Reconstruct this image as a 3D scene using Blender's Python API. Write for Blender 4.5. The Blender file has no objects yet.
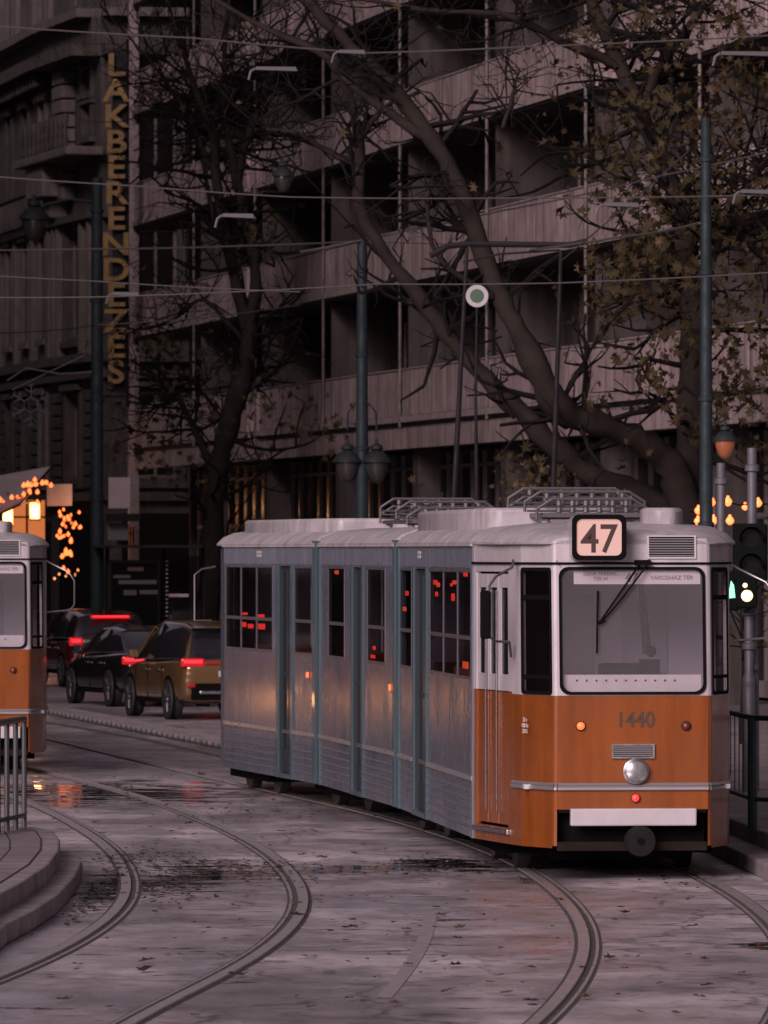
import bpy, bmesh, math, random
from mathutils import Vector, Matrix
random.seed(47)
R = math.radians
F = 7000.0; HC = 2.85; HY = 550.0
scene = bpy.context.scene
col = scene.collection

# ---------------------------------------------------------------- camera
cd = bpy.data.cameras.new("camera"); cam = bpy.data.objects.new("camera", cd); col.objects.link(cam)
cam.location = (0, 0, HC); cam.rotation_euler = (R(90), 0, 0)
cd.sensor_fit = 'VERTICAL'; cd.sensor_height = 36.0; cd.sensor_width = 27.0
cd.lens = F / 1024 * 36.0
cd.shift_y = (HY - 512) / 1024.0
cd.clip_start = 0.5; cd.clip_end = 3000
cd.dof.use_dof = True; cd.dof.focus_distance = 60.5; cd.dof.aperture_fstop = 9.0
scene.camera = cam

# ---------------------------------------------------------------- world, dusk overcast light
SUN_EL, SUN_AZ = 23.0, 0.0
w = bpy.data.worlds.new("World"); scene.world = w; w.use_nodes = True
nt = w.node_tree; nt.nodes.clear()
out = nt.nodes.new('ShaderNodeOutputWorld'); bg = nt.nodes.new('ShaderNodeBackground')
sky = nt.nodes.new('ShaderNodeTexSky'); sky.sky_type = 'NISHITA'; sky.sun_disc = False
sky.sun_elevation = R(SUN_EL); sky.sun_rotation = R(206); sky.dust_density = 4.0; sky.air_density = 1.0
hsv = nt.nodes.new('ShaderNodeHueSaturation'); hsv.inputs['Saturation'].default_value = 0.18
mul = nt.nodes.new('ShaderNodeMixRGB'); mul.blend_type = 'MULTIPLY'; mul.inputs[0].default_value = 1
mul.inputs[2].default_value = (1.0, 0.79, 0.89, 1)
nt.links.new(sky.outputs[0], hsv.inputs['Color']); nt.links.new(hsv.outputs[0], mul.inputs[1])
nt.links.new(mul.outputs[0], bg.inputs[0]); bg.inputs[1].default_value = 0.048
nt.links.new(bg.outputs[0], out.inputs[0])
sd = bpy.data.lights.new("sun", 'SUN'); so = bpy.data.objects.new("sun", sd); col.objects.link(so)
sd.energy = 3.4; sd.angle = R(28); sd.color = (1.0, 0.84, 0.87)
# light comes from behind the camera, from the left
ld = Vector((0.42, math.cos(R(SUN_EL)), -math.sin(R(SUN_EL))*1.1))
so.rotation_euler = ld.to_track_quat('-Z', 'Y').to_euler(); so.location = (0, -20, 60)

vs = scene.view_settings
vs.view_transform = 'Standard'; vs.look = 'None'; vs.exposure = 0.2; vs.gamma = 1.0
scene.render.engine = 'CYCLES'
scene.cycles.max_bounces = 6; scene.cycles.transparent_max_bounces = 12

# ---------------------------------------------------------------- helpers
def P(px, py, Y):
    return Vector(((px - 384) / F * Y, Y, HC - (py - HY) / F * Y))
def G(px, py, z=0.0):
    Y = (HC - z) * F / (py - HY)
    return Vector(((px - 384) / F * Y, Y, z))
def lerp(a, b, t): return a + (b - a) * t

_m = {}
def mat(name, c, rough=.6, metal=0., var=.0, vscale=3., streak=0., bump=0., bscale=30., emit=None, estr=0., spec=.5, coat=0., c2=None, stretch=None, vmode='Object'):
    if name in _m: return _m[name]
    m = bpy.data.materials.new(name); m.use_nodes = True; n = m.node_tree.nodes; l = m.node_tree.links
    b = n['Principled BSDF']
    b.inputs['Base Color'].default_value = (*c, 1); b.inputs['Roughness'].default_value = rough
    b.inputs['Metallic'].default_value = metal; b.inputs['Specular IOR Level'].default_value = spec
    b.inputs['Coat Weight'].default_value = coat; b.inputs['Coat Roughness'].default_value = .08
    if emit: b.inputs['Emission Color'].default_value = (*emit, 1); b.inputs['Emission Strength'].default_value = estr
    if var or streak or bump:
        tc = n.new('ShaderNodeTexCoord')
        src = tc.outputs[vmode]
        last = None
        def nz(scale, sc=(1, 1, 1), det=6):
            mp = n.new('ShaderNodeMapping'); mp.inputs['Scale'].default_value = sc
            l.new(src, mp.inputs[0])
            t = n.new('ShaderNodeTexNoise'); t.inputs['Scale'].default_value = scale; t.inputs['Detail'].default_value = det
            t.inputs['Roughness'].default_value = .65
            l.new(mp.outputs[0], t.inputs['Vector']); return t.outputs['Fac']
        cc = None
        if var:
            f = nz(vscale, stretch or (1, 1, 1))
            mr = n.new('ShaderNodeMapRange'); mr.inputs[1].default_value = .3; mr.inputs[2].default_value = .7
            l.new(f, mr.inputs[0])
            mx = n.new('ShaderNodeMixRGB'); l.new(mr.outputs[0], mx.inputs[0])
            k = 1 - var
            mx.inputs[1].default_value = (*(c2 or (c[0]*k, c[1]*k, c[2]*k)), 1)
            k = 1 + var * .5
            mx.inputs[2].default_value = (c[0]*k, c[1]*k, c[2]*k, 1)
            cc = mx.outputs[0]
            r2 = n.new('ShaderNodeMapRange'); r2.inputs[3].default_value = min(1, rough + .12); r2.inputs[4].default_value = max(.03, rough - .1)
            l.new(mr.outputs[0], r2.inputs[0]); l.new(r2.outputs[0], b.inputs['Roughness'])
        if streak:
            f = nz(1.0, (5, 5, .35), 8)
            mr = n.new('ShaderNodeMapRange'); mr.inputs[1].default_value = .42; mr.inputs[2].default_value = .66
            l.new(f, mr.inputs[0])
            mm = n.new('ShaderNodeMath'); mm.operation = 'MULTIPLY'; mm.inputs[1].default_value = streak
            l.new(mr.outputs[0], mm.inputs[0])
            mx = n.new('ShaderNodeMixRGB'); l.new(mm.outputs[0], mx.inputs[0])
            if cc: l.new(cc, mx.inputs[1])
            else: mx.inputs[1].default_value = (*c, 1)
            mx.inputs[2].default_value = (c[0]*.25, c[1]*.22, c[2]*.2, 1)
            cc = mx.outputs[0]
        if cc: l.new(cc, b.inputs['Base Color'])
        if bump:
            f = nz(bscale)
            bp = n.new('ShaderNodeBump'); bp.inputs['Strength'].default_value = bump; bp.inputs['Distance'].default_value = .02
            l.new(f, bp.inputs['Height']); l.new(bp.outputs[0], b.inputs['Normal'])
    _m[name] = m
    return m

def glassmat(name, tint=(.55, .55, .55), gl=(1, 1, 1), rough=.04, ior=1.45, streaky=0.):
    if name in _m: return _m[name]
    m = bpy.data.materials.new(name); m.use_nodes = True; n = m.node_tree.nodes; l = m.node_tree.links; n.clear()
    o = n.new('ShaderNodeOutputMaterial'); tr = n.new('ShaderNodeBsdfTransparent'); tr.inputs[0].default_value = (*tint, 1)
    g = n.new('ShaderNodeBsdfGlossy'); g.inputs[0].default_value = (*gl, 1); g.inputs['Roughness'].default_value = rough
    lw = n.new('ShaderNodeLayerWeight'); lw.inputs[0].default_value = .5
    pw = n.new('ShaderNodeMath'); pw.operation = 'POWER'; pw.inputs[1].default_value = 5.0; l.new(lw.outputs['Facing'], pw.inputs[0])
    fr = n.new('ShaderNodeMath'); fr.operation = 'MULTIPLY_ADD'; fr.inputs[1].default_value = (ior-1)*1.9; fr.inputs[2].default_value = .04; l.new(pw.outputs[0], fr.inputs[0])
    mx = n.new('ShaderNodeMixShader'); l.new(fr.outputs[0], mx.inputs[0]); l.new(tr.outputs[0], mx.inputs[1]); l.new(g.outputs[0], mx.inputs[2])
    last = mx.outputs[0]
    if streaky:
        d = n.new('ShaderNodeBsdfDiffuse'); d.inputs[0].default_value = (.42, .39, .42, 1)
        tc = n.new('ShaderNodeTexCoord'); nz = n.new('ShaderNodeTexNoise'); nz.inputs['Scale'].default_value = 2.2
        l.new(tc.outputs['Object'], nz.inputs['Vector'])
        mr = n.new('ShaderNodeMapRange'); mr.inputs[3].default_value = streaky * .7; mr.inputs[4].default_value = streaky * 1.3
        l.new(nz.outputs['Fac'], mr.inputs[0])
        m2 = n.new('ShaderNodeMixShader'); l.new(mr.outputs[0], m2.inputs[0]); l.new(last, m2.inputs[1]); l.new(d.outputs[0], m2.inputs[2]); last = m2.outputs[0]
    l.new(last, o.inputs[0])
    _m[name] = m
    return m

class MB:
    def __init__(s, M=None):
        s.v = []; s.f = []; s.M = M or Matrix.Identity(4)
    def add(s, vs_, fs):
        k = len(s.v)
        s.v += [s.M @ Vector(v) for v in vs_]
        s.f += [tuple(i + k for i in f) for f in fs]
        return s
    def box(s, x0, x1, y0, y1, z0, z1):
        vs_ = [(x, y, z) for z in (z0, z1) for y in (y0, y1) for x in (x0, x1)]
        return s.add(vs_, [(0, 2, 3, 1), (4, 5, 7, 6), (0, 1, 5, 4), (2, 6, 7, 3), (0, 4, 6, 2), (1, 3, 7, 5)])
    def cbox(s, c, sx, sy, sz, rz=0):
        M = Matrix.Translation(c) @ Matrix.Rotation(rz, 4, 'Z'); old = s.M; s.M = old @ M
        s.box(-sx/2, sx/2, -sy/2, sy/2, -sz/2, sz/2); s.M = old; return s
    def quad(s, *p): return s.add(p, [tuple(range(len(p)))])
    def tube(s, pts, rad, n=8, cap=True):
        pts = [Vector(p) for p in pts]
        if not hasattr(rad, '__len__'): rad = [rad] * len(pts)
        vs_ = []; fs = []
        up = Vector((0.013, 0.021, 1))
        t0 = (pts[1] - pts[0]).normalized()
        if abs(t0.dot(up.normalized())) > .97: up = Vector((1, .03, .02))
        a = t0.cross(up).normalized()
        for i, p in enumerate(pts):
            t = (pts[min(i+1, len(pts)-1)] - pts[max(i-1, 0)]).normalized()
            a = (a - t * a.dot(t)).normalized(); b = t.cross(a)
            for k in range(n):
                an = 2 * math.pi * k / n
                vs_.append(p + (a * math.cos(an) + b * math.sin(an)) * rad[i])
        for i in range(len(pts) - 1):
            for k in range(n):
                fs.append((i*n+k, i*n+(k+1) % n, (i+1)*n+(k+1) % n, (i+1)*n+k))
        if cap: fs.append(tuple(range(n))[::-1]); fs.append(tuple((len(pts)-1)*n+k for k in range(n)))
        return s.add(vs_, fs)
    def lathe(s, prof, c=(0, 0, 0), n=16, axis='Z'):
        vs_ = []; fs = []
        for r, z in prof:
            for k in range(n):
                an = 2*math.pi*k/n; x, y = r*math.cos(an), r*math.sin(an)
                q = (x, y, z) if axis == 'Z' else ((x, z, y) if axis == 'Y' else (z, x, y))
                vs_.append((q[0]+c[0], q[1]+c[1], q[2]+c[2]))
        for i in range(len(prof)-1):
            for k in range(n): fs.append((i*n+k, i*n+(k+1) % n, (i+1)*n+(k+1) % n, (i+1)*n+k))
        fs.append(tuple(range(n))[::-1]); fs.append(tuple((len(prof)-1)*n+k for k in range(n)))
        return s.add(vs_, fs)
    def prism(s, poly, z0, z1):
        n = len(poly)
        return s.add([(x, y, z0) for x, y in poly] + [(x, y, z1) for x, y in poly],
              [tuple(range(n))[::-1], tuple(range(n, 2*n))] + [(i, (i+1) % n, n+(i+1) % n, n+i) for i in range(n)])
    def build(s, name, material, parent=None, smooth=False, bevel=0., origin=None, ang=40, nseg=2):
        me = bpy.data.meshes.new(name)
        org = Vector(origin) if origin is not None else Vector((0, 0, 0))
        me.from_pydata([v - org for v in s.v], [], s.f); me.materials.append(material)
        b = bmesh.new(); b.from_mesh(me); bmesh.ops.recalc_face_normals(b, faces=b.faces); b.to_mesh(me); b.free()
        o = bpy.data.objects.new(name, me); col.objects.link(o)
        if parent is not None: o.parent = parent
        else: o.location = org
        if smooth:
            for p in me.polygons: p.use_smooth = True
            if ang < 179: me.set_sharp_from_angle(angle=R(ang))
        if bevel:
            md = o.modifiers.new('bevel', 'BEVEL'); md.width = bevel; md.segments = nseg; md.limit_method = 'ANGLE'; md.angle_limit = R(40)
        return o

def thing(name, label, cat, loc=(0, 0, 0), rz=0, group=None):
    o = bpy.data.objects.new(name, None); col.objects.link(o); o.empty_display_size = .3
    o.location = loc; o.rotation_euler = (0, 0, rz); o['label'] = label; o['category'] = cat
    if group: o['group'] = group
    return o
def tag(o, label, cat, group=None, kind=None):
    o['label'] = label; o['category'] = cat
    if group: o['group'] = group
    if kind: o['kind'] = kind
    return o
def struct(o): o['kind'] = 'structure'; return o
def kids(o): return [c for c in bpy.data.objects if c.parent == o]
def copy_tree(o, parent=None):
    c = o.copy(); col.objects.link(c); c.parent = parent
    for ch in kids(o): copy_tree(ch, c)
    return c
def cent(mb):
    xs = [v.x for v in mb.v]; ys = [v.y for v in mb.v]; zs = [v.z for v in mb.v]
    return Vector(((min(xs)+max(xs))/2, (min(ys)+max(ys))/2, min(zs)))

def text(name, s, size, material, parent, M, ext=.002, bold=0., align='CENTER', sx=1.):
    c = bpy.data.curves.new(name, 'FONT'); c.body = s; c.size = size; c.extrude = ext; c.offset = bold
    c.align_x = align; c.align_y = 'CENTER'
    t = bpy.data.objects.new(name + '_tmp', c); col.objects.link(t)
    bpy.context.view_layer.update()
    me = bpy.data.meshes.new_from_object(t.evaluated_get(bpy.context.evaluated_depsgraph_get()))
    bpy.data.objects.remove(t); me.materials.clear(); me.materials.append(material)
    me.transform(M @ Matrix.Diagonal((sx, 1, 1, 1)))
    me.name = name
    o = bpy.data.objects.new(name, me); col.objects.link(o)
    if parent is not None: o.parent = parent
    return o
FACE = Matrix.Rotation(R(90), 4, 'X')      # text upright, facing -Y

# ---------------------------------------------------------------- ground materials


def road_material():
    m = bpy.data.materials.new('wet_asphalt'); m.use_nodes = True; n = m.node_tree.nodes; l = m.node_tree.links
    b = n['Principled BSDF']; tc = n.new('ShaderNodeTexCoord')
    def nz(scale, sc=(1, 1, 1), det=6, r=.6):
        mp = n.new('ShaderNodeMapping'); mp.inputs['Scale'].default_value = sc; l.new(tc.outputs['Object'], mp.inputs[0])
        t = n.new('ShaderNodeTexNoise'); t.inputs['Scale'].default_value = scale; t.inputs['Detail'].default_value = det; t.inputs['Roughness'].default_value = r
        l.new(mp.outputs[0], t.inputs['Vector']); return t.outputs['Fac']
    def rng(f, a, b_, c, d):
        r = n.new('ShaderNodeMapRange'); r.inputs[1].default_value = a; r.inputs[2].default_value = b_; r.inputs[3].default_value = c; r.inputs[4].default_value = d
        l.new(f, r.inputs[0]); return r.outputs[0]
    big = nz(.35, (1.0, .55, 1)); mid = nz(1.3, (.9, .55, 1), 10, .70); fine = nz(40, (1, 1, 1), 4)
    dirt = nz(3.8, (.6, .8, 1), 11, .78)
    mx = n.new('ShaderNodeMixRGB'); l.new(rng(big, .35, .65, 0, 1), mx.inputs[0])
    mx.inputs[1].default_value = (.15, .130, .139, 1); mx.inputs[2].default_value = (.47, .42, .445, 1)  # pale concrete patches, lifted so the wet sheen sits in the base colour
    mx2 = n.new('ShaderNodeMixRGB'); mx2.blend_type = 'MULTIPLY'; mx2.inputs[0].default_value = .72; l.new(mx.outputs[0], mx2.inputs[1])
    cr = n.new('ShaderNodeValToRGB'); cr.color_ramp.elements[0].position = .41; cr.color_ramp.elements[0].color = (.38, .36, .36, 1)
    cr.color_ramp.elements[1].position = .55; cr.color_ramp.elements[1].color = (1.15, 1.1, 1.1, 1)
    l.new(mid, cr.inputs[0]); l.new(cr.outputs[0], mx2.inputs[2])
    mx3 = n.new('ShaderNodeMixRGB'); l.new(rng(dirt, .56, .63, 0, .85), mx3.inputs[0]); l.new(mx2.outputs[0], mx3.inputs[1]); mx3.inputs[2].default_value = (.022, .016, .013, 1)
    # thin cracks
    # puddles in the low spots near the points
    sx = n.new('ShaderNodeSeparateXYZ'); l.new(tc.outputs['Object'], sx.inputs[0])
    def mth(op, a, b_=None):
        q = n.new('ShaderNodeMath'); q.operation = op
        for i, v in enumerate((a, b_)):
            if v is None: continue
            if isinstance(v, (int, float)): q.inputs[i].default_value = v
            else: l.new(v, q.inputs[i])
        return q.outputs[0]
    low = None
    for cx, cy, rx, ry in ((-1.35, 61.5, 1.0, 3.6), (.55, 63.2, .8, 2.0), (-.2, 62.6, .9, 1.5), (2.9, 50.5, .5, 1.0), (-2.3, 59, .5, 4), (-3.2, 82, 2.2, 6)):
        dx = mth('DIVIDE', mth('SUBTRACT', sx.outputs[0], cx), rx); dy = mth('DIVIDE', mth('SUBTRACT', sx.outputs[1], cy), ry)
        g_ = mth('SUBTRACT', 1.0, mth('ADD', mth('MULTIPLY', dx, dx), mth('MULTIPLY', dy, dy)))
        low = g_ if low is None else mth('MAXIMUM', low, g_)
    low = rng(low, 0, 1, 0, .17)
    pn_ = nz(2.2, (.55, 1.1, 1), 10, .7)
    pud = rng(mth('ADD', pn_, low), .60, .635, 0, 1)
    vo = n.new('ShaderNodeTexVoronoi'); vo.feature = 'DISTANCE_TO_EDGE'; vo.inputs['Scale'].default_value = .42
    mp = n.new('ShaderNodeMapping'); mp.inputs['Scale'].default_value = (1, .6, 1)
    dn = n.new('ShaderNodeTexNoise'); dn.inputs['Scale'].default_value = 1.3; dn.inputs['Detail'].default_value = 6; l.new(tc.outputs['Object'], dn.inputs['Vector'])
    ad = n.new('ShaderNodeMixRGB'); ad.blend_type = 'ADD'; ad.inputs[0].default_value = .8; l.new(tc.outputs['Object'], ad.inputs[1]); l.new(dn.outputs['Color'], ad.inputs[2])
    l.new(ad.outputs[0], mp.inputs[0]); l.new(mp.outputs[0], vo.inputs['Vector'])
    mx4 = n.new('ShaderNodeMixRGB'); l.new(rng(vo.outputs['Distance'], .0, .012, .75, 0), mx4.inputs[0]); l.new(mx3.outputs[0], mx4.inputs[1]); mx4.inputs[2].default_value = (.015, .012, .012, 1)
    mx5 = n.new('ShaderNodeMixRGB'); l.new(mth('MULTIPLY', pud, .93), mx5.inputs[0]); l.new(mx4.outputs[0], mx5.inputs[1]); mx5.inputs[2].default_value = (.012, .010, .010, 1)
    l.new(mx5.outputs[0], b.inputs['Base Color'])
    wet = nz(.55, (1.1, .5, 1), 9, .62)
    rr_ = n.new('ShaderNodeMixRGB'); l.new(pud, rr_.inputs[0]); l.new(rng(wet, .46, .64, .62, .22), rr_.inputs[1]); rr_.inputs[2].default_value = (.06, .06, .06, 1)
    l.new(rr_.outputs[0], b.inputs['Roughness'])
    bp = n.new('ShaderNodeBump'); bp.inputs['Strength'].default_value = .30; bp.inputs['Distance'].default_value = .008
    ma = n.new('ShaderNodeMath'); ma.operation = 'MULTIPLY'; l.new(fine, ma.inputs[0]); l.new(rng(wet, .42, .58, 1, .12), ma.inputs[1])
    l.new(mth('MULTIPLY', ma.outputs[0], mth('SUBTRACT', 1.0, mth('MULTIPLY', pud, .93))), bp.inputs['Height']); l.new(bp.outputs[0], b.inputs['Normal'])
    b.inputs['Specular IOR Level'].default_value = .5
    l.new(rng(wet, .40, .60, .0, 1.0), b.inputs['Coat Weight']); cr_ = n.new('ShaderNodeMixRGB'); l.new(pud, cr_.inputs[0]); l.new(rng(mid, .35, .65, .42, .22), cr_.inputs[1]); cr_.inputs[2].default_value = (.05, .05, .05, 1); l.new(cr_.outputs[0], b.inputs['Coat Roughness'])
    return m
M_road = road_material()
M_pave = mat('paving_slabs', (.19, .155, .16), .5, var=.35, vscale=1.5, bump=.2, bscale=25)
M_kerb = mat('kerb_stone', (.22, .185, .19), .5, var=.4, vscale=2.5, bump=.3, bscale=20)
M_white = mat('cream_paint', (.40, .36, .375), .36, var=.16, vscale=2.6, coat=.2, streak=.30, bump=.05, bscale=3)
M_roofw = mat('roof_paint', (.35, .315, .33), .5, var=.35, vscale=2.5, streak=.35)
M_orange = mat('orange_paint', (.215, .054, .008), .27, var=.22, vscale=1.8, coat=.3, streak=.38, bump=.06, bscale=3)
M_silver = mat('silver_panel', (.125, .142, .185), .24, .4, var=.25, vscale=1.1, streak=.4, bump=.025, bscale=1.2)
M_rib = mat('ribbed_skirt', (.15, .155, .19), .30, .55)
M_teal = mat('teal_paint', (.040, .070, .083), .35, var=.15, vscale=2, coat=.2, streak=.2)
M_bluegrey = mat('bluegrey_band', (.16, .175, .22), .3, .2, var=.15, vscale=2, streak=.3)
M_chrome = mat('worn_chrome', (.62, .60, .62), .25, 1.0, var=.2, vscale=8)
M_black = mat('black_rubber', (.005, .0045, .005), .85, spec=.04)
M_dark = mat('dark_metal', (.012, .010, .011), .6, 0, var=.3, vscale=5, spec=.15)
M_inter = mat('tram_interior', (.07, .06, .06), .6, var=.2, vscale=1)
M_glass = glassmat('tram_glass', (.42, .38, .39), gl=(.5, .46, .5), rough=.10, ior=1.16)
M_shield = glassmat('windshield_glass', (.86, .83, .86), rough=.03, ior=1.5, streaky=.10)
M_darkglass = mat('dark_glass', (.008, .008, .009), .14, spec=.12)
M_railhead = mat('polished_rail', (.46, .41, .41), .32, .6, var=.3, vscale=6)
M_raildark = mat('rail_groove', (.05, .04, .04), .85, 0, var=.5, vscale=4)
M_numdark = mat('number_paint', (.05, .022, .012), .6)
M_signlit = mat('lit_sign_face', (.24, .18, .17), .5, emit=(1.0, .50, .40), estr=.40, var=.06, vscale=4)
# ---------------------------------------------------------------- ground, rails, platforms
struct(MB().quad((-700, -60, 0), (700, -60, 0), (700, 1400, 0), (-700, 1400, 0)).build('road', M_road))

def smooth_path(pts, step=1.0):
    pts = [Vector((x, y, 0)) for x, y in pts]; res = []
    for i in range(len(pts)-1):
        p0 = pts[max(i-1, 0)]; p1 = pts[i]; p2 = pts[i+1]; p3 = pts[min(i+2, len(pts)-1)]
        n = max(2, int((p2-p1).length/step))
        for k in range(n):
            t = k/n
            res.append(.5*((2*p1)+(p2-p0)*t+(2*p0-5*p1+4*p2-p3)*t*t+(3*p1-p0-3*p2+p3)*t**3))
    res.append(pts[-1])
    for _ in range(10):
        res = [res[0]] + [(res[i-1]+res[i]*2+res[i+1])/4 for i in range(1, len(res)-1)] + [res[-1]]
    return res
def offs(path, i):
    t = (path[min(i+1, len(path)-1)] - path[max(i-1, 0)]).normalized()
    return Vector((t.y, -t.x, 0))      # points right of travel (+Y travel -> +X)
def sweep(mb, path, prof, closed=False):
    n = len(prof); vs_ = []; fs = []
    for i, p in enumerate(path):
        r = offs(path, i)
        for a, z in prof: vs_.append((p.x + r.x*a, p.y + r.y*a, z))
    for i in range(len(path)-1):
        for k in range(n-1): fs.append((i*n+k, i*n+k+1, (i+1)*n+k+1, (i+1)*n+k))
    mb.add(vs_, fs)
def track(centre, side, name, bedname, g=.735):
    head = MB(); bed = MB()
    for sg in (-1, 1):
        c = sg*g
        # bed sheet, raised head, groove and guard lip
        sweep(bed, centre, [(c-.10-.03*sg, .004), (c+.10-.03*sg, .004)])
        i_ = -sg   # groove lies inside the gauge
        hs = [(c-.042, .004), (c-.040, .018), (c+.040, .018), (c+.042, .004)]
        sweep(head, centre, hs)
        a = c + i_*.098
        sweep(head, centre, [(a-.012, .004), (a-.011, .010), (a+.011, .010), (a+.012, .004)])
    struct(bed.build(bedname, M_raildark)); struct(head.build(name, M_railhead))
left_c = smooth_path([(-3.6, 25), (-2.75, 34), (-2.3, 42), (-1.72, 47.5), (-1.42, 52.5), (-1.36, 56.5), (-1.48, 60.5), (-1.82, 66), (-2.42, 72), (-3.35, 79.5), (-4.95, 89), (-6.9, 99.5), (-9.6, 112), (-13.5, 128), (-19, 148)])
right_c = smooth_path([(-.4, 25), (.7, 34), (1.55, 41), (1.98, 46), (2.22, 51), (2.24, 55.5), (2.12, 59.5), (1.97, 63), (1.3, 70), (.35, 77), (-.95, 84.5), (-3.0, 97), (-4.6, 107), (-6.4, 116), (-9.5, 130), (-13.5, 146), (-19, 166)])
track(left_c, -1, 'tram_rails', 'rail_bed'); track(right_c, 1, 'tram_rails', 'rail_bed')

# concrete slab strip and patch joints around the curve
M_slab = mat('concrete_slab', (.16, .135, .14), .30, var=.35, vscale=1.3, bump=.2, bscale=40, stretch=(1, .45, 1))
M_patch = mat('asphalt_patch', (.035, .03, .032), .22, var=.4, vscale=1.5, bump=.15, bscale=50)
M_paint = mat('worn_lane_paint', (.26, .23, .24), .6, c2=(.15, .13, .135), var=.3, vscale=9)
lp = smooth_path([(.0, 44.5), (.20, 48), (.33, 52), (.37, 55)])
mk = MB(); sweep(mk, lp, [(-.05, .004), (.05, .004)]); struct(mk.build('lane_marking', M_paint))
pt = MB()
def blob(mb, cx, cy, rx, ry, z, n=26, rot=0):
    ph = random.random()*6
    mb.quad(*[(cx+(rx*(1+.22*math.sin(3*a+ph)+.13*math.sin(7*a))*math.cos(a))*math.cos(rot)-ry*math.sin(a)*math.sin(rot),
               cy+ry*(1+.2*math.sin(2*a+ph)+.12*math.sin(5*a+1))*math.sin(a)*math.cos(rot)+rx*math.cos(a)*math.sin(rot), z) for a in [2*math.pi*k/n for k in range(n)]])
# puddles: smooth dark water
M_water = mat('puddle_water', (.02, .017, .018), .035, spec=.8, bump=.03, bscale=6)

# rumble strip of raised blocks between track and car lane
a = Vector((-6.35, 127, 0)); b = Vector((-1.2, 96, 0)); d = (b-a); L = d.length; d.normalize(); nn = Vector((d.y, -d.x, 0))
rb = MB(); base = MB()
base.quad(a+nn*.45+Vector((0, 0, .004)), b+nn*.45+Vector((0, 0, .004)), b-nn*.45+Vector((0, 0, .004)), a-nn*.45+Vector((0, 0, .004)))
k = 0.
while k < L:
    c = a + d*k
    rb.cbox((c.x, c.y, .03), .62, .26, .06, math.atan2(d.y, d.x)+R(90)); k += .62
struct(base.build('strip_base', M_patch)); struct(rb.build('separator_blocks', M_kerb, bevel=.015))

# left platform, two steps, paved top
upper = [(-2.83-.05, 30), (-2.90, 44), (-2.86, 51.6), (-2.78, 53.6), (-2.72, 56.7), (-2.76, 59.5), (-2.86, 61.8), (-3.0, 63.6), (-3.25, 64.6), (-3.8, 64.9), (-11, 65.2), (-11, 30)]
lower = [(-2.68, 30), (-2.78, 44), (-2.72, 50.6), (-2.62, 52.5), (-2.55, 55), (-2.56, 58), (-2.62, 60.8), (-2.72, 62.2), (-2.8, 62.9), (-3.0, 62.9), (-11, 63.0), (-11, 30)]
struct(MB().prism(lower, 0, .15).build('platform_step', M_kerb, bevel=.02))
struct(MB().prism(upper, 0, .30).build('platform', M_kerb, bevel=.02))
def inset(poly, dd):
    return [(x-dd if x > -10 else x, y-(dd if y > 60 else 0)) for x, y in poly]
struct(MB().prism(inset(upper, .16), .30, .304).build('paved_top', M_pave))
jm = MB()
M_joint = mat('paving_joint', (.02, .017, .016), .8)
for dd in (.16, .42, .68, .94, 1.2, 1.5):
    q = inset(upper, dd)[:10]
    pth = [Vector((x, y, 0)) for x, y in q]; sweep(jm, pth, [(-.008, .3055), (.008, .3055)])
for i in range(34):
    y = 42 + i*.66; jm.quad((-3.1-.35*(i % 2), y, .3057), (-2.95, y, .3057), (-2.95, y+.02, .3057), (-3.1-.35*(i % 2), y+.02, .3057))
    jm.quad((-4.6, y+.3, .3057), (-3.2, y+.3, .3057), (-3.2, y+.32, .3057), (-4.6, y+.32, .3057))
struct(jm.build('paving_joints', M_joint))

# right platform with two kerb steps
edge = [(3.62, 30), (3.55, 45), (3.45, 55), (3.30, 60), (3.04, 66), (2.72, 70), (1.86, 77), (.62, 84), (-1.3, 95), (-2.3, 101)]
far = [(3, 101), (12, 101), (12, 30)]
struct(MB().prism(edge+far, 0, .15).build('right_platform_step', M_kerb, bevel=.02))
e2 = [(x+.28, y-(1 if y > 100 else 0)) for x, y in edge]
struct(MB().prism(e2+[(11.9, 100), (11.9, 30)], 0, .30).build('right_platform', M_kerb, bevel=.02))

# pavement in front of the buildings
FD = Vector((.1832, -.983, 0)); FN = Vector((.983, .1832, 0)); FO = Vector((.431, 151, 0))   # facade: along (towards camera), inwards, origin
def fw(s, y, z=0): return FO + FD*s + FN*y + Vector((0, 0, z))
def s_of_px(px): return (151 - 2e5/(px+920))/.983
pv = [fw(-75, -5.5), fw(46, -5.5), fw(46, 30), fw(-75, 30)]
struct(MB().prism([(v.x, v.y) for v in pv], 0, .13).build('pavement', M_pave, bevel=.02))

# handrails
def railing(root_label, pts, z0, z1, nbar, matl, rbar=.018, rtop=.028, mid=None, loc=None):
    o = Vector(pts[0]); t = thing('railing', root_label, 'railing', o)
    tb = MB(); tb.tube([Vector(p)+Vector((0, 0, z1)) - o for p in pts], rtop, 10)
    tb.build('handrail', matl, t, smooth=True)
    if mid: MB().tube([Vector(p)+Vector((0, 0, mid)) - o for p in pts], rtop*.8, 8).build('lower_rail', matl, t, smooth=True)
    tot = []
    for i in range(len(pts)-1):
        a, b = Vector(pts[i]), Vector(pts[i+1])
        for k in range(nbar[i]+(1 if i == len(pts)-2 else 0)): tot.append(a.lerp(b, k/nbar[i]))
    for q in tot:
        MB().tube([q-o+Vector((0, 0, z0)), q-o+Vector((0, 0, z1))], rbar, 8).build('baluster', matl, t, smooth=True)
    return t
M_rail_green = mat('green_rail_paint', (.035, .06, .06), .35, .3, var=.3, vscale=8)
M_rail_grey = mat('grey_rail_steel', (.075, .08, .085), .32, .5, var=.3, vscale=8)
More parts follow.
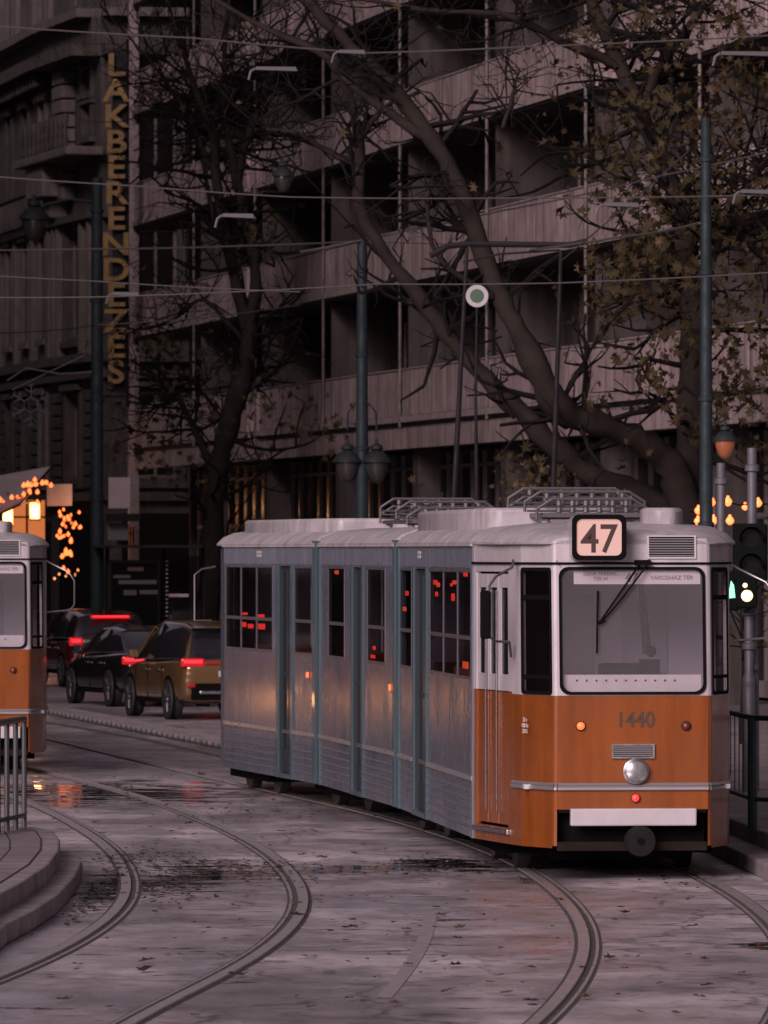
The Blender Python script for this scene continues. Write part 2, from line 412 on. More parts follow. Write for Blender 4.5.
t = railing('grey steel barrier with upright bars on the near left platform', [(-3.30, 64.2, 0), (-3.52, 62.4, 0), (-4.6, 60.2, 0)], .30, 1.30, [4, 6], M_rail_grey, .024, .030, .42)
t = railing('green tubular railing on the right platform beside the tram nose', [(3.18, 67.5, 0), (3.36, 63.8, 0), (4.6, 62.4, 0)], .30, 1.32, [1, 2], M_rail_green, .045, .026, .58)
for a, b in (((3.18, 67.5), (3.36, 63.8)), ((3.36, 63.8), (4.6, 62.4))):
    for k in range(1, 9):
        q = Vector((*a, 0)).lerp(Vector((*b, 0)), k/9)
        mbm = MB(); mbm.tube([q+Vector((0, 0, .6))-t.location, q+Vector((0, 0, 1.3))-t.location], .006, 5); mbm.build('infill_bar', M_rail_green, t)

# ---------------------------------------------------------------- TRAM
ROT0 = R(5.1); FRONT = Vector((2.145, 60.3, 0))
HWs = 1.15
A_LEN = 9.75; B_LEN = 7.1; C_LEN = 8.4
MA = Matrix.Identity(4)
MBm = Matrix.Translation((0, A_LEN, 0)) @ Matrix.Rotation(R(1.9), 4, 'Z')
MC = MBm @ Matrix.Translation((0, B_LEN, 0)) @ Matrix.Rotation(R(4.0), 4, 'Z')
W0 = Matrix.Translation(FRONT) @ Matrix.Rotation(ROT0, 4, 'Z')
def u_of_px(Ms, px, x=-HWs):
    lo, hi = -1., 12.
    def f(u):
        v = W0 @ Ms @ Vector((x, u, 0)); return 384 + F*v.x/v.y
    for _ in range(50):
        m = (lo+hi)/2
        if f(m) > px: lo = m
        else: hi = m
    return (lo+hi)/2
def z_of(Ms, px, py):
    u = u_of_px(Ms, px); v = W0 @ Ms @ Vector((-HWs, u, 0)); return HC-(py-HY)/F*v.y

def wall(mb, p0, p1, z0, z1, holes=(), th=.05, inward=None):
    """vertical panel between plan points with rectangular holes (s0,s1,za,zb) and reveals"""
    p0 = Vector((*p0, 0)); p1 = Vector((*p1, 0)); d = (p1-p0); L = d.length; d.normalize()
    inn = inward if inward is not None else Vector((-d.y, d.x, 0))
    ss = sorted({0, L, *[h[0] for h in holes], *[h[1] for h in holes]}); zz = sorted({z0, z1, *[h[2] for h in holes], *[h[3] for h in holes]})
    for i in range(len(ss)-1):
        for j in range(len(zz)-1):
            cs, cz = (ss[i]+ss[i+1])/2, (zz[j]+zz[j+1])/2
            if any(h[0] < cs < h[1] and h[2] < cz < h[3] for h in holes): continue
            a, b = p0+d*ss[i], p0+d*ss[i+1]
            mb.quad((a.x, a.y, zz[j]), (b.x, b.y, zz[j]), (b.x, b.y, zz[j+1]), (a.x, a.y, zz[j+1]))
    for h in holes:
        a, b = p0+d*h[0], p0+d*h[1]; ai, bi = a+inn*th, b+inn*th
        for q in (((a, h[2]), (b, h[2]), (bi, h[2]), (ai, h[2])), ((a, h[3]), (b, h[3]), (bi, h[3]), (ai, h[3])),
                  ((a, h[2]), (a, h[3]), (ai, h[3]), (ai, h[2])), ((b, h[2]), (b, h[3]), (bi, h[3]), (bi, h[2]))):
            mb.quad(*[(v.x, v.y, z) for v, z in q])

def rrect(x0, x1, z0, z1, r, n=5):
    pts = []
    for cx, cz, a0 in ((x1-r, z0+r, -90), (x1-r, z1-r, 0), (x0+r, z1-r, 90), (x0+r, z0+r, 180)):
        for k in range(n+1):
            a = R(a0+90*k/n); pts.append((cx+r*math.cos(a), cz+r*math.sin(a)))
    return pts
def framed(mb, outline, w_, depth, xf):
    """ring frame following a 2-D outline; xf maps (a,b,depth) to 3-D"""
    n = len(outline); cx = sum(p[0] for p in outline)/n; cz = sum(p[1] for p in outline)/n
    hx = max(p[0] for p in outline)-cx; hz = max(p[1] for p in outline)-cz
    inn = [(cx+(x-cx)*(hx-w_)/hx, cz+(z-cz)*(hz-w_)/hz) for x, z in outline]
    vs_ = [xf(x, z, 0) for x, z in outline] + [xf(x, z, -depth) for x, z in outline] + [xf(x, z, -depth) for x, z in inn] + [xf(x, z, 0) for x, z in inn]
    fs = []
    for i in range(n):
        j = (i+1) % n
        for a in range(3): fs.append((a*n+i, a*n+j, (a+1)*n+j, (a+1)*n+i))
    mb.add(vs_, fs)
    return inn

HALF = [(.655, 0.0), (.678, .012), (.692, .035), (.90, .56), (.92, .66), (.955, .85), (HWs, 2.25)]    # half outline: half-width, distance behind the nose
def nose_def(v):
    """the nose leans back a little above the waist"""
    if v.y < 2.4:
        k = max(0, 1-v.y/2.4)
        v = Vector(v); v.y += max(0, v.z-1.6)*.085*k
        v.y -= .0
        if v.z < .75: v.y += (.75-v.z)*.10*k
    return v
def ndeform(mb): mb.v = [nose_def(v) for v in mb.v]; return mb
ZB, ZW, ZT = .28, 1.595, 2.93      # skirt bottom, waist, top of wall

def build_tram():
    root = thing('tram', 'orange and cream articulated tram with silver sides and a lit route 47 box', 'tram', FRONT, ROT0, 'trams')
    # ---- nose shell --------------------------------------------------
    def side_pts(sg): return [(sg*x, y) for x, y in HALF]
    low = MB(); upp = MB()
    Lc = lambda a, b: math.hypot(a[0]-b[0], a[1]-b[1])
    # lower, orange (front flat has the vent and recess for the coupler)
    wall(low, (-.655, 0), (.655, 0), .615, ZW, [], .03)
    for sg in (-1, 1):
        pts = side_pts(sg)
        for i in range(len(pts)-1):
            a, b = pts[i], pts[i+1]
            if i == len(pts)-2 and sg < 0:
                # cab door opening on the left side
                L = Lc(a, b); h = [(.12, L-.10, .42, ZW+.02)]
                wall(low, a, b, ZB, ZW+.02, h, .05, Vector((1, 0, 0)))
            else: wall(low, a, b, ZB if i > 1 else .30, ZW+(.02 if i == len(pts)-2 else 0))
        ndeform(low).build('lower_nose', M_orange, root, smooth=True, ang=25)
    rec = MB().box(-.64, .64, .16, .19, .26, .60); rec.box(-.64, .64, .01, .17, .585, .612); rec.box(-.64, .64, .03, .17, .30, .33); sill = MB().box(-.652, .652, .0, .03, .255, .335); ndeform(sill).build('lower_sill', M_sill, root, bevel=.008); ndeform(rec).build('coupler_recess', M_black, root)
    # upper, cream
    wx0, wx1, wz0, wz1 = -.645, .60, 1.60, 2.70
    outl = rrect(-.635, .635, 1.605, 2.705, .085)
    rect = []
    n = len(outl)
    for (x, z) in outl:       # matching points on the surrounding rectangle
        X0, X1, Z0, Z1 = -.655, .655, 1.596, 2.76
        cx, cz = 0, 2.155; dx, dz = x-cx, z-cz
        k = min((X1/abs(dx)) if abs(dx) > 1e-6 else 9e9, ((Z1-cz) if dz > 0 else (cz-Z0))/abs(dz) if abs(dz) > 1e-6 else 9e9)
        rect.append((cx+dx*k, cz+dz*k))
    # push rectangle corner samples onto the real corners
    for q in (n//8, n//8+n//4, n//8+n//2, n//8+3*n//4):
        x, z = rect[q % n]; rect[q % n] = (math.copysign(.655, x), 2.76 if z > 2.155 else 1.596)
    upp.add([(x, 0, z) for x, z in rect]+[(x, 0, z) for x, z in outl], [(i, (i+1) % n, n+(i+1) % n, n+i) for i in range(n)])
    wall(upp, (-.655, 0), (.655, 0), 2.76, ZT+.02)
    for sg in (-1, 1):
        pts = side_pts(sg)
        for i in range(len(pts)-1):
            a, b = pts[i], pts[i+1]; L = Lc(a, b)
            if i == 2: wall(upp, a, b, ZW, ZT, [(.015, L-.02, 1.62, 2.69)], .03, Vector((-sg, .4, 0)).normalized())
            elif i == len(pts)-2 and sg < 0: wall(upp, a, b, ZW+.02, ZT, [(.12, L-.10, ZW+.02, 2.66)], .05, Vector((1, 0, 0)))
            elif i == len(pts)-2: wall(upp, a, b, ZW+.02, ZT, [(.25, L-.2, 1.75, 2.62)], .03, Vector((-1, 0, 0)))
            else: wall(upp, a, b, ZW, ZT)
    ndeform(upp).build('upper_nose', M_white, root, smooth=True, ang=25)
    # windshield
    ws = MB(); inn = framed(ws, outl, .024, .02, lambda x, z, d: (x, d-.0, z)); w_o = ndeform(ws).build('windshield', M_black, root, smooth=True)
    gp = MB(); gp.quad(*[(x, -.006, z) for x, z in inn]); ndeform(gp).build('pane', M_shield, w_o)
    for sg in (-1, 1):
        a, b = side_pts(sg)[2], side_pts(sg)[3]; va = Vector((*a, 0)); dv = (Vector((*b, 0))-va); L = dv.length; dv.normalize()
        on = Vector((dv.y, -dv.x, 0)); on = on if on.y < 0 else -on
        o2 = rrect(.005, L-.005, 1.60, 2.70, .04)
        cw = MB(); xf = lambda s_, z, d: (va+dv*s_ - on*d*1.0 + Vector((0, 0, z))); inn = framed(cw, o2, .03, .012, xf)
        cw.add([xf(s_, z, .0) + Vector((0, 0, 0)) for s_, z in ((.02, 2.42), (L-.02, 2.42), (L-.02, 2.46), (.02, 2.46))], [(0, 1, 2, 3)])
        cw.add([xf(s_, z, -.01) for s_, z in ((.02, 1.74), (L-.02, 1.74), (L-.02, 1.77), (.02, 1.77))], [(0, 1, 2, 3)])
        co = ndeform(cw).build('corner_window', M_black, root)
        cg = MB(); cg.quad(*[xf(s_, z, .002) for s_, z in inn]); ndeform(cg).build('pane', M_glass, co)
    # right side cab window
    a, b = side_pts(1)[-2], side_pts(1)[-1]
    cg = MB(); va = Vector((*a, 0)); vb = Vector((*b, 0)); d = (vb-va).normalized(); i_ = Vector((-1, 0, 0))*.02
    q0, q1 = va+d*.25+i_, va+d*((vb-va).length-.2)+i_
    cg.quad((q0.x, q0.y, 1.75), (q1.x, q1.y, 1.75), (q1.x, q1.y, 2.62), (q0.x, q0.y, 2.62)); ndeform(cg).build('cab_window', M_glass, root)
    # ---- cab door: four narrow leaves ----------------------------------
    a, b = side_pts(-1)[-2], side_pts(-1)[-1]; va = Vector((*a, 0)); vb = Vector((*b, 0)); L = (vb-va).length; d = (vb-va).normalized(); on = Vector((d.y, -d.x, 0)); on = on if on.x < 0 else -on
    s0, s1 = .12, L-.10
    dM = Matrix(((d.x, on.x, 0, va.x), (d.y, on.y, 0, va.y), (0, 0, 1, 0), (0, 0, 0, 1)))
    dlo = MB(dM); dup_ = MB(dM); dgl = MB(dM); dbk = MB(dM)
    nl = 3; wl = (s1-s0)/nl
    for k in range(nl):
        x0, x1 = s0+k*wl+.018, s0+(k+1)*wl-.018
        dlo.box(x0, x1, -.04, -.012, .44, ZW+.015)
        # upper leaf ring round the slot window
        dup_.box(x0, x0+.05, -.04, -.012, ZW+.02, 2.64); dup_.box(x1-.05, x1, -.04, -.012, ZW+.02, 2.64)
        dup_.box(x0+.05, x1-.05, -.04, -.012, ZW+.02, 1.76); dup_.box(x0+.05, x1-.05, -.04, -.012, 2.52, 2.64)
        dgl.box(x0+.055, x1-.055, -.035, -.022, 1.765, 2.515)
    dbk.box(s0, s1, -.055, -.045, .42, 2.66)
    dr = ndeform(dlo).build('cab_door', M_orange, root, bevel=.006)
    ndeform(dup_).build('upper_leaves', M_white, dr); ndeform(dgl).build('slot_window', M_darkglass, dr); ndeform(dbk).build('door_seal', M_black, dr)
    bars = MB(dM)
    for k in (1, 2): bars.tube([(s0+k*wl, .012, .55), (s0+k*wl, .012, 2.5)], .008, 6)
    ndeform(bars).build('trim_bar', M_chrome, dr, smooth=True)
    st = MB(dM); st.box(s0-.05, s1+.05, -.01, .03, .36, .405); ndeform(st).build('door_step', M_chrome, root, bevel=.006)
    # ---- trim around the nose -------------------------------------------
    for z0_, z1_ in ((.775, .845),):
        tr = MB()
        pl = [(-x, y) for x, y in HALF[::-1][1:]] + [(x, y) for x, y in HALF]
        for i in range(len(pl)-1):
            a, b = Vector((*pl[i], 0)), Vector((*pl[i+1], 0)); dd = (b-a).normalized(); o_ = Vector((dd.y, -dd.x, 0))*.022
            tr.add([(a.x, a.y, z0_), (b.x, b.y, z0_), (b.x+o_.x, b.y+o_.y, z0_+.01), (a.x+o_.x, a.y+o_.y, z0_+.01),
                    (a.x+o_.x, a.y+o_.y, z0_+.03), (b.x+o_.x, b.y+o_.y, z0_+.03), (a.x+o_.x*.3, a.y+o_.y*.3, z0_+.036), (b.x+o_.x*.3, b.y+o_.y*.3, z0_+.036),
                    (a.x+o_.x, a.y+o_.y, z1_-.02), (b.x+o_.x, b.y+o_.y, z1_-.02), (a.x, a.y, z1_), (b.x, b.y, z1_)],
                   [(0, 1, 2, 3), (3, 2, 5, 4), (4, 5, 7, 6), (6, 7, 9, 8), (8, 9, 11, 10)])
        ndeform(tr).build('waist_trim', M_trim, root)
    g = MB()
    pl = [(-x, y) for x, y in HALF[::-1]] + [(x, y) for x, y in HALF]
    g.tube([(x*1.012, y-.012, 2.735) for x, y in pl], .011, 6); ndeform(g).build('brow_trim', M_black, root, smooth=True)
    # bumper, coupler, lamps, vents
    M_bump = mat('bumper_white', (.40, .365, .375), .45, var=.12, vscale=5)
    ndeform(MB().box(-.545, .545, -.085, .01, .475, .625)).build('bumper', M_bump, root, bevel=.012)
    cp = MB().lathe([(.05, -.16), (.125, -.155), (.135, -.13), (.135, -.06), (.11, -.04), (.06, 0.), (.06, .3)], (.05, 0, .345), 24, 'Y')
    cp_o = cp.build('coupler', mat('coupler_steel', (.012, .011, .011), .85, 0., spec=.1, var=.3, vscale=10), root, smooth=True)
    MB().lathe([(.035, -.165), (.035, -.14)], (.05, 0, .345), 16, 'Y').build('coupler_socket', M_black, cp_o)
    hl = MB().lathe([(.078, 0.), (.112, -.03), (.112, -.05), (.092, -.062), (.085, -.045)], (0.02, 0, .945), 28, 'Y').build('headlight', M_chrome, root, smooth=True)
    lens = mat('headlight_lens', (.30, .28, .29), .22, .7, emit=(1, .85, .75), estr=.05, var=.6, vscale=30)
    MB().lathe([(.088, -.048), (.085, -.056), (.05, -.070), (.01, -.074)], (0.02, 0, .945), 24, 'Y').build('lens', lens, hl, smooth=True)
    M_red = mat('red_lamp_lit', (.7, .05, .03), .3, emit=(1, .025, .02), estr=1.7)
    M_redor = mat('amber_lamp_lit', (.8, .16, .05), .3, emit=(1, .085, .02), estr=1.9)
    M_amboff = mat('amber_lamp_off', (.12, .02, .008), .2)
    def lamp(x, z, r, m, nm):
        o = MB().lathe([(r*1.25, 0), (r*1.25, -.014), (r, -.018)], (x, 0, z), 18, 'Y').build(nm, M_dark, root, smooth=True)
        MB().lathe([(r, -.018), (r*.8, -.032), (r*.3, -.04)], (x, 0, z), 18, 'Y').build('lens', m, o, smooth=True); return o
    o = lamp(-.455, 1.335, .034, M_redor, 'indicator'); o['label'] = 'lit amber indicator'
    lamp(.46, 1.335, .034, M_amboff, 'indicator')
    lamp(.02, .715, .032, M_red, 'marker_lamp')
    v = MB(); v.box(-.185, .185, -.022, 0, 1.055, 1.07); v.box(-.185, .185, -.022, 0, 1.165, 1.18); v.box(-.185, -.172, -.022, 0, 1.07, 1.165); v.box(.172, .185, -.022, 0, 1.07, 1.165)
    vo = v.build('vent', M_chrome, root)
    s_ = MB(); s_.box(-.172, .172, -.004, 0, 1.07, 1.165)
    s_.build('vent_opening', M_black, vo); s_ = MB()
    for k in range(5): s_.box(-.172, .172, -.016, -.006, 1.077+k*.018, 1.086+k*.018)
    s_.build('louvre', mat('pale_louvre', (.22, .20, .20), .45, .4), vo)
    v = MB(); v.box(.135, .56, -.02, .0, 2.775, 2.79); v.box(.135, .56, -.02, 0, 2.965, 2.975); v.box(.135, .15, -.02, 0, 2.79, 2.965); v.box(.545, .56, -.02, 0, 2.79, 2.965)
    vo = ndeform(v).build('brow_vent', M_bump, root)
    s_ = MB(); s_.box(.15, .545, -.004, .02, 2.79, 2.965); ndeform(s_).build('vent_opening', M_black, vo); s_ = MB()
    for k in range(8): s_.box(.15, .545, -.016, -.006, 2.795+k*.021, 2.806+k*.021)
    ndeform(s_).build('louvre', mat('grey_louvre', (.12, .11, .115), .5), vo)
    # fleet number and small markings
    text('fleet_number', '1440', .185, M_numdark, root, Matrix.Translation((.02, -.003, 1.385)) @ FACE, .001, .003, sx=.92)
    a, b = side_pts(-1)[3], side_pts(-1)[2]
    mk_ = text('data_plate', '25 t\n108 fo\n2015', .05, mat('stencil_white', (.6, .58, .58), .6), root, Matrix.Translation((-.895, .385, 1.33)) @ Matrix.Rotation(R(-69), 4, 'Z') @ FACE, .0005)
    # route box
    bo = rrect(-.545, -.075, 2.762, 3.155, .06)
    rbx = MB(); n = len(bo); rbx.add([(x, -.13, z) for x, z in bo]+[(x*.96-.01, .30, z*.985+.03) for x, z in bo], [tuple(range(n, 2*n))]+[(i, (i+1) % n, n+(i+1) % n, n+i) for i in range(n)])
    rb_o = rbx.build('route_box', M_white, root, smooth=True, ang=50)
    fr_ = MB(); inn = framed(fr_, bo, .04, .02, lambda x, z, dd: (x, -.13+dd, z)); fr_.build('box_frame', M_black, rb_o)
    fc = MB(); fc.quad(*[(x, -.1305, z) for x, z in inn]); fc.build('lit_face', M_signlit, rb_o)
    text('route_number', '47', .345, mat('route_ink', (.035, .012, .01), .6), rb_o, Matrix.Translation((-.31, -.134, 2.935)) @ FACE, .001, .004, sx=.93)
    # ---- roof over the nose and sections ---------------------------------
    def roof(Ms, u0, u1, nm, nose=False, zc=3.10):
        mb = MB(Ms); st_ = []
        if nose: st_ = [(0.0, .66, 2.955, .04), (.03, .72, 2.975, .06), (.16, .80, 3.02, .10), (.55, .95, 3.075, .16), (1.2, 1.06, 3.10, .2), (2.25, HWs+.02, 3.10, .2)]
        st_ += [(u, HWs+.02, zc, .2) for u in ([u0, u1] if not nose else [u1])]
        if nose == 'rear': st_ = [(u0, HWs+.02, 3.10, .2), (u1-2.25, HWs+.02, 3.10, .2), (u1-1.2, 1.06, 3.10, .2), (u1-.55, .95, 3.07, .16), (u1-.1, .75, 3.02, .1), (u1, .66, 2.96, .05)]
        arc = [(-1, 0), (-1.005, .10), (-.985, .22), (-.93, .50), (-.80, .78), (-.5, .95), (0, 1), (.5, .95), (.80, .78), (.93, .50), (.985, .22), (1.005, .10), (1, 0)]
        vs_ = []; fs = []; m_ = len(arc)
        for u, hw, zt, r_ in st_:
            for a_, z_ in arc: vs_.append((a_*hw, u, ZT-.03+(zt-ZT+.03)*z_))
        for i in range(len(st_)-1):
            for k in range(m_-1): fs.append((i*m_+k, i*m_+k+1, (i+1)*m_+k+1, (i+1)*m_+k))
        fs.append(tuple(range(m_))); fs.append(tuple((len(st_)-1)*m_+k for k in range(m_)))
        mb.add(vs_, fs)
        if nose is True: ndeform(mb)
        mb.build(nm, M_roofw, root, smooth=True, ang=35)
    roof(MA, 2.25, A_LEN-.18, 'roof', True); roof(MBm, .18, B_LEN-.18, 'roof'); roof(MC, .18, C_LEN, 'roof', 'rear')
    # ---- body sections ---------------------------------------------------
    def section(Ms, u0, u1, layout, rearnose=False):
        """layout: list of (kind, uA, uB) on the left side"""
        holes = []; 
        zwt, zwb, zbar = 2.67, 1.69, 2.06
        for kd, a_, b_ in layout:
            if kd == 'win': holes.append((a_-u0, b_-u0, zwb, zwt))
            if kd == 'door': holes.append((a_-u0, b_-u0, .33, 2.67))
        body = MB(Ms)
        wall(body, (-HWs, u0), (-HWs, u1), ZB, ZT, holes, .04, Vector((1, 0, 0)))
        L = u1-u0; nR = max(2, int(L/1.5)); wR = L/nR
        rh = [(k*wR+.12, (k+1)*wR-.12, zwb, zwt) for k in range(nR)]
        wall(body, (HWs, u0), (HWs, u1), ZB, ZT, rh, .04, Vector((-1, 0, 0)))
        if not rearnose: wall(body, (-HWs, u1), (-.5, u1), ZB, ZT); wall(body, (.5, u1), (HWs, u1), ZB, ZT)
        if u0 > .01 and Ms is not MA: wall(body, (-HWs, u0), (-.5, u0), ZB, ZT); wall(body, (.5, u0), (HWs, u0), ZB, ZT)
        body.build('side_panels', M_silver, root)
        fl = MB(Ms); fl.box(-HWs+.03, HWs-.03, u0, u1, .78, .82); fl.box(-HWs+.03, HWs-.03, u0, u1, 2.80, 2.82)
        fl.box(-HWs+.05, HWs-.05, u0+.2, u1-.2, ZB+.02, ZB+.05)
        fl.build('floor', M_inter, root)
        # blue grey band over the windows, proud sheet
        bn = MB(Ms); bn.box(-HWs-.006, -HWs-.001, u0, u1, 2.69, 2.875); bn.build('roof_band', M_bluegrey, root)
        gt = MB(Ms); gt.box(-HWs-.03, -HWs, u0, u1, 2.885, 2.905); gt.box(HWs, HWs+.03, u0, u1, 2.885, 2.905); gt.build('gutter', M_roofw, root)
        # panes and frames
        def window(x, a_, b_, ndiv):
            fr = MB(Ms); t_ = .022; s = 1 if x < 0 else -1; xo = x-.005*s
            xa, xb = min(xo, x+.010*s), max(xo, x+.010*s)
            fr.box(xa, xb, a_, b_, zwb-.0, zwb+t_); fr.box(xa, xb, a_, b_, zwt-t_, zwt)
            fr.box(xa, xb, a_, a_+t_, zwb+t_, zwt-t_); fr.box(xa, xb, b_-t_, b_, zwb+t_, zwt-t_)
            for k in range(1, ndiv):
                c_ = a_+(b_-a_)*k/ndiv; fr.box(xa, xb, c_-.03, c_+.03, zwb+t_, zwt-t_)
            for k in range(ndiv):
                c0 = a_+(b_-a_)*k/ndiv+.03; c1 = a_+(b_-a_)*(k+1)/ndiv-.03
                fr.box(xa+.002, xb-.002, c0, c1, zbar-.018, zbar+.018)
            w_ = fr.build('window', M_winframe, root)
            pn = MB(Ms); xg = x+.004*s; pn.quad((xg, a_+t_, zwb+t_), (xg, b_-t_, zwb+t_), (xg, b_-t_, zwt-t_), (xg, a_+t_, zwt-t_)); pn.build('pane', M_glass, w_)
        for kd, a_, b_ in layout:
            if kd == 'win': window(-HWs, a_, b_, 3 if layout.index((kd, a_, b_)) == (2 if rearnose else 0) and Ms is not MBm else 1)
            if kd == 'door':
                fr = MB(Ms)       # teal posts either side plus header
                for e0, e1 in ((a_-.14, a_), (b_, b_+.14)): fr.box(-HWs-.018, -HWs-.001, e0, e1, ZB, 2.685)
                fr.box(-HWs-.018, -HWs-.001, a_, b_, ZB, .33)
                d_ = fr.build('passenger_door', M_teal, root)
                lf = MB(Ms); gl = MB(Ms); nl_ = 4; wl_ = (b_-a_)/nl_
                for k in range(nl_):
                    c0, c1 = a_+k*wl_+.01, a_+(k+1)*wl_-.01; xx = -HWs+.035
                    lf.box(xx+.010, xx+.03, c0, c0+.035, .34, 2.66); lf.box(xx+.010, xx+.03, c1-.035, c1, .34, 2.66)
                    lf.box(xx, xx+.03, c0, c1, .34, .60); lf.box(xx, xx+.03, c0, c1, 2.60, 2.66)
                    lf.box(xx, xx+.03, c0, c1, 1.42, 1.47)
                    gl.box(xx+.007, xx+.014, c0+.03, c1-.03, .60, 2.60)
                lf.box(-HWs+.002, -HWs+.05, a_+.001, a_+.006, .335, 2.665); lf.box(-HWs+.002, -HWs+.05, b_-.006, b_-.001, .335, 2.665); lf.build('door_leaf', M_doorleaf, d_); gl.build('pane', M_darkglass, d_)
        for k in range(nR): window(HWs, u0+k*wR+.12, u0+(k+1)*wR-.12, 1)
        # belt trim and lower ribs between doors
        spans = []; c_ = u0+.02
        for kd, a_, b_ in sorted(layout, key=lambda q: q[1]):
            if kd == 'door': spans.append((c_, a_-.15)); c_ = b_+.15
        spans.append((c_, u1-.02))
        bt = MB(Ms); rbs = MB(Ms)
        for a_, b_ in spans:
            if b_-a_ < .1: continue
            bt.box(-HWs-.022, -HWs-.001, a_, b_, .79, .83)
            for k in range(5):
                z_ = .36+k*.08
                rbs.add([(-HWs-.001, a_, z_), (-HWs-.014, a_, z_+.014), (-HWs-.001, a_, z_+.028), (-HWs-.001, b_, z_), (-HWs-.014, b_, z_+.014), (-HWs-.001, b_, z_+.028)], [(0, 3, 4, 1), (1, 4, 5, 2)])
        bt.box(HWs+.001, HWs+.022, u0, u1, .79, .83)
        bt.build('waist_trim', M_trim, root); rbs.build('skirt_ribs', M_rib, root)
        # seats and grab poles seen through the glass
        for k in range(int((u1-u0)/1.3)):
            uu = u0+.8+k*1.3
            se = MB(Ms); se.box(-.95, -.55, uu, uu+.4, 1.2, 1.26); se.box(-.95, -.55, uu+.36, uu+.41, 1.26, 1.75); se.box(.55, .95, uu, uu+.4, 1.2, 1.26); se.box(.55, .95, uu+.36, uu+.41, 1.26, 1.75)
            se.build('seat', M_seat, root, bevel=.01)
            pl_ = MB(Ms); pl_.tube([(-.5, uu+.4, .82), (-.5, uu+.4, 2.8)], .016, 6); pl_.build('grab_pole', M_pole, root)
    U = u_of_px
    z2 = lambda zx: zx/2.56+200      # zoom pixel to photo pixel
    section(MA, 2.25, A_LEN-.16, [('win', U(MA, z2(697)), U(MA, z2(588))), ('door', U(MA, z2(580)), U(MA, z2(550))), ('win', U(MA, z2(542)), U(MA, z2(507)))])
    section(MBm, .16, B_LEN-.16, [('win', U(MBm, z2(474)), U(MBm, z2(428))), ('door', U(MBm, z2(416)), U(MBm, z2(392))), ('win', U(MBm, z2(370)), U(MBm, z2(328)))])
    section(MC, .16, C_LEN-2.25, [('win', U(MC, z2(288)), U(MC, z2(242))), ('door', U(MC, z2(234)), U(MC, z2(203))), ('win', U(MC, z2(186)), min(U(MC, z2(57)), C_LEN-2.35))], True)
    # rear nose
    rn_l = MB(MC); rn_u = MB(MC)
    for sg in (-1, 1):
        pts = [(sg*x, C_LEN-y) for x, y in HALF]
        for i in range(len(pts)-1):
            if i == len(pts)-2: rn_s = MB(MC); wall(rn_s, pts[i], pts[i+1], ZB, ZT); rn_s.build('tail_side', M_silver, root); continue
            wall(rn_l, pts[i], pts[i+1], ZB, ZW); wall(rn_u, pts[i], pts[i+1], ZW, ZT)
    wall(rn_l, (-.64, C_LEN), (.64, C_LEN), ZB, ZW); wall(rn_u, (-.64, C_LEN), (.64, C_LEN), ZW, ZT, [(.05, 1.23, ZW+.05, 2.7)], .03, Vector((0, -1, 0)))
    rn_l.build('lower_tail', M_orange, root, smooth=True, ang=25); rn_u.build('upper_tail', M_white, root, smooth=True, ang=25)
    MB(MC).quad((-.6, C_LEN-.02, ZW), (.6, C_LEN-.02, ZW), (.6, C_LEN-.02, 2.7), (-.6, C_LEN-.02, 2.7)).build('rear_window', M_darkglass, root)
    # added red and amber glowing slips behind the panes, standing in for reflected lights
    M_glowred = mat('reflected_glow_red', (.6, .05, .04), .4, emit=(1, .03, .02), estr=1.3)
    M_glowamb = mat('reflected_glow_amber', (.6, .1, .04), .4, emit=(1, .10, .03), estr=1.0)
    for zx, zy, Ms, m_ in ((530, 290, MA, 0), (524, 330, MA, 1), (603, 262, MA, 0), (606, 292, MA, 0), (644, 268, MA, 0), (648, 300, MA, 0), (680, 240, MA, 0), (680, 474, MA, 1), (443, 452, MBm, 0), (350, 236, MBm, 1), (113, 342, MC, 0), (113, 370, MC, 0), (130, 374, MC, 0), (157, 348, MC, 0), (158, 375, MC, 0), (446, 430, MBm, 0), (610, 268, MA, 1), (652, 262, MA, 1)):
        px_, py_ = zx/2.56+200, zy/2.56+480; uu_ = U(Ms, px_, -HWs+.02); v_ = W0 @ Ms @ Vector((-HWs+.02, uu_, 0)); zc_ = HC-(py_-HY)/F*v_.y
        q = MB(Ms); hu, hz = random.uniform(.07, .22), random.uniform(.014, .035); q.box(-HWs+.012, -HWs+.026, uu_-hu, uu_+hu, zc_-hz, zc_+hz); q.build('reflected_glow', M_glowamb if m_ else M_glowred, root, bevel=.006)
    # teal end pillars + bellows at the joints
    for Ms, uu in ((MBm, 0.), (MC, 0.)):
        be = MB()
        for k in range(7):
            rr = 1.10 if k % 2 else 1.02
            t_ = -.16+.32*k/6
            be.add([Ms @ Vector(q) for q in ((-rr, t_, ZB+.05), (rr, t_, ZB+.05), (rr, t_, 2.98), (-rr, t_, 2.98))], [])
        fs = []
        for k in range(6):
            for j in range(4): fs.append((k*4+j, k*4+(j+1) % 4, (k+1)*4+(j+1) % 4, (k+1)*4+j))
        be.f += fs
        be.build('bellows', M_dark, root)
        pl_ = MB(Ms); pl_.box(-HWs-.02, -HWs+.06, .15, .30, ZB, ZT+.02); pl_.build('end_pillar', M_teal, root)
    for Ms, uu in ((MA, A_LEN-.30), (MBm, B_LEN-.30)):
        MB(Ms).box(-HWs-.02, -HWs+.06, uu, uu+.15, ZB, ZT+.02).build('end_pillar', M_teal, root)
    MB().box(-HWs-.012, -HWs-.001, 2.25, 2.42, ZB, ZT-.05).build('end_pillar', M_bluegrey, root)
